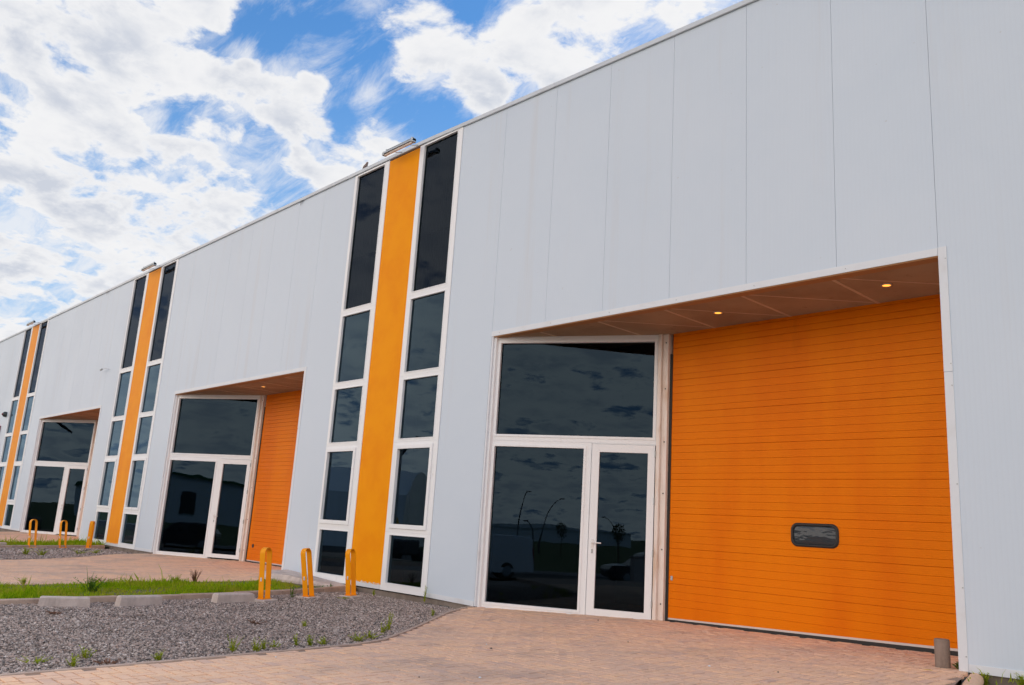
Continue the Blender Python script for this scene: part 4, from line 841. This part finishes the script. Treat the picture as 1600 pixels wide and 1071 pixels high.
def arched_hall(name, label, x0, x1, yf, depth, eave, rise, roofm):
    t = thing(name, label, 'building', ((x0+x1)/2, yf, SG)); arc = [(x0 + (x1-x0)*i/20, SG + eave + rise*math.sin(math.pi*i/20)) for i in range(21)]
    b = MB(); b.xz([(x0, SG-1), (x1, SG-1)] + arc[::-1], yf - depth, yf); b.build('wall', M_hall, t)
    b = MB(); up = [(p[0], p[1] + .5) for p in arc]; b.xz([(x0-.6, arc[0][1]-.4)] + arc[1:-1] + [(x1+.6, arc[-1][1]-.4)] + up[::-1], yf - depth - .5, yf + .6); b.build('roof', roofm, t)
    for q in (.35, .6): b = MB(); b.box(x0+(x1-x0)*q, x0+(x1-x0)*q+(x1-x0)*.06, yf, yf+.3, SG+eave*.25, SG+eave*.95); b.build('gate', M_dark, t)
arched_hall('hall', 'white hall with a curved green roof, mirrored in the second entrance', -92, -38, -180, 40, 7.2, 3.2, M_green)
# big arched white hall at the left, mirrored in the strip windows
t = thing('hall', 'white arched hall to the left across the road, mirrored in the strip windows', 'building', (-80, -48, SG)); b = MB(); arc = [(-48 - 14 + 28*i/20 - 0, SG + 5.5 + 3.2*math.sin(math.pi*i/20)) for i in range(21)]
b.tf = lambda x_, y_, z_: (-92 + (y_) * .0 + (x_ + 62) * .72 + y_ * .69, -62 + (x_ + 62) * -.0 + (x_+62) * .69 - y_ * .72, z_)
b.xz([(-62, SG-1), (-34, SG-1)] + arc[::-1], -14, 0); b.build('wall', M_hall, t)
# articulated crane boom mirrored in the strip window
t = thing('crane', 'yellow and dark articulated crane boom in the yard across the road', 'crane', (-50.5, -26.5, SG)); bx_, by_ = -50.5, -26.5
b = MB(); b.box(bx_-1.6, bx_+1.6, by_-1.0, by_+1.0, SG+.5, SG+1.5, .1); b.build('chassis', M_cd, t)
for q in (-1.2, 1.2):
    for sgn in (-1, 1): b = MB(); b.tube([(bx_+q, by_+sgn*.9, SG+.5), (bx_+q, by_+sgn*1.2, SG+.5)], .5, 20); b.build('wheel', M_tyre, t)
pr = lambda pts: [(bx_ + a * .6, by_ - a * .8, SG + z_ * 1.12 + .3) for a, z_ in pts]
b = MB(); b.tube(pr([(0,1.4),(-.3,2.2),(-1.0,3.0),(-1.6,3.6)]), [.45,.36,.28,.22], 8); b.build('lower_boom', M_cy, t)
b = MB(); b.tube(pr([(-1.5,3.5),(-1.7,4.4),(-1.4,5.1),(-.8,5.7)]), [.22,.18,.26,.16], 8); b.build('middle_boom', M_cd, t)
b = MB(); b.tube(pr([(-.8,5.7),(-.2,6.5),(.5,7.2),(1.0,7.6)]), [.22,.18,.14,.18], 8); b.build('upper_boom', M_cd, t)
b = MB(); b.tube(pr([(1.0,7.6),(2.0,7.3),(3.4,6.7)]), [.12,.10,.08], 6); b.build('jib', M_cd, t)
def street_lamp(x, y, h, lean, label):
    t = thing('street_lamp', label, 'street lamp', (x, y, SG), group='curved street lamps across the field'); pts = [(x + lean * (i/10)**2.2, y, SG + h * math.sin(i/10*1.35)/math.sin(1.35)) for i in range(11)]
    b = MB(); b.tube(pts, [.10 - .006*i for i in range(11)], 8); b.build('pole', M_pole, t); b = MB(); e_ = pts[-1]; b.box(e_[0]-.1 if lean > 0 else e_[0]-.5, e_[0]+.5 if lean > 0 else e_[0]+.1, e_[1]-.12, e_[1]+.12, e_[2]-.05, e_[2]+.07, .02); b.build('lamp_head', M_pole, t)
street_lamp(6.0, -88, 7.4, .9, 'straightest and tallest dark street lamp, mirrored in the near entrance'); street_lamp(10.2, -95, 7.0, 2.6, 'street lamp curving strongly right, mirrored in the near entrance'); street_lamp(9.8, -96, 4.0, -1.0, 'short street lamp curving left beside the strongly curved one')
street_lamp(20.5, -93, 5.2, -2.2, 'street lamp curving left, mirrored in the door glass')
def tree(x, y, h, label, sd_, cr=.9):
    t = thing('tree', label, 'tree', (x, y, SG), group='young trees in the field'); rr = random.Random(sd_); b = MB(); b.tube([(x,y,SG-.1),(x+.05,y,SG+h*.4),(x-.04,y+.03,SG+h*.8)], [.07,.05,.02], 6)
    for i in range(5): a = rr.uniform(0,6.28); b.tube([(x,y,SG+h*(.45+.07*i)),(x+math.cos(a)*cr*.6,y+math.sin(a)*cr*.6,SG+h*(.6+.07*i))], [.03,.008], 5)
    b.build('trunk', M_bark, t); b = MB()
    for i in range(420):
        a = rr.uniform(0,6.28); u_ = rr.uniform(-1,1); r__ = cr * rr.uniform(.3,1)**.6; cxx = (x + r__*math.cos(a)*math.sqrt(1-u_*u_), y + r__*math.sin(a)*math.sqrt(1-u_*u_), SG + h*.76 + u_*r__*h*.24/cr)
        s_ = rr.uniform(.06,.15); v1 = Vector((rr.uniform(-1,1), rr.uniform(-1,1), rr.uniform(-1,1))).normalized()*s_; v2 = Vector((rr.uniform(-1,1), rr.uniform(-1,1), rr.uniform(-1,1))).normalized()*s_; c0 = Vector(cxx)
        b.add([tuple(c0-v1), tuple(c0-v2*.6), tuple(c0+v1), tuple(c0+v2*.6)], [(0,1,2,3)])
    b.build('crown', M_tleaf, t)
tree(10.4, -84, 4.0, 'sparse young tree standing in the field, mirrored in the fixed pane', 1, .8); tree(11.6, -65, 4.0, 'denser young tree, mirrored in the door glass', 2, .7)
for i, (x, y, h_, c_) in enumerate([(60, -190, 6.5, 3.5), (68, -195, 6, 4), (77, -198, 5.5, 4), (88, -200, 6.5, 4.5)]): tree(x, y, h_, ('round dark tree at the right end of the far hall', 'low spreading dark tree second from the far hall', 'low dark tree third from the far hall', 'widest dark tree at the far right of the mirrored field')[i], 10 + i, c_)
print('objects', len(bpy.data.objects))
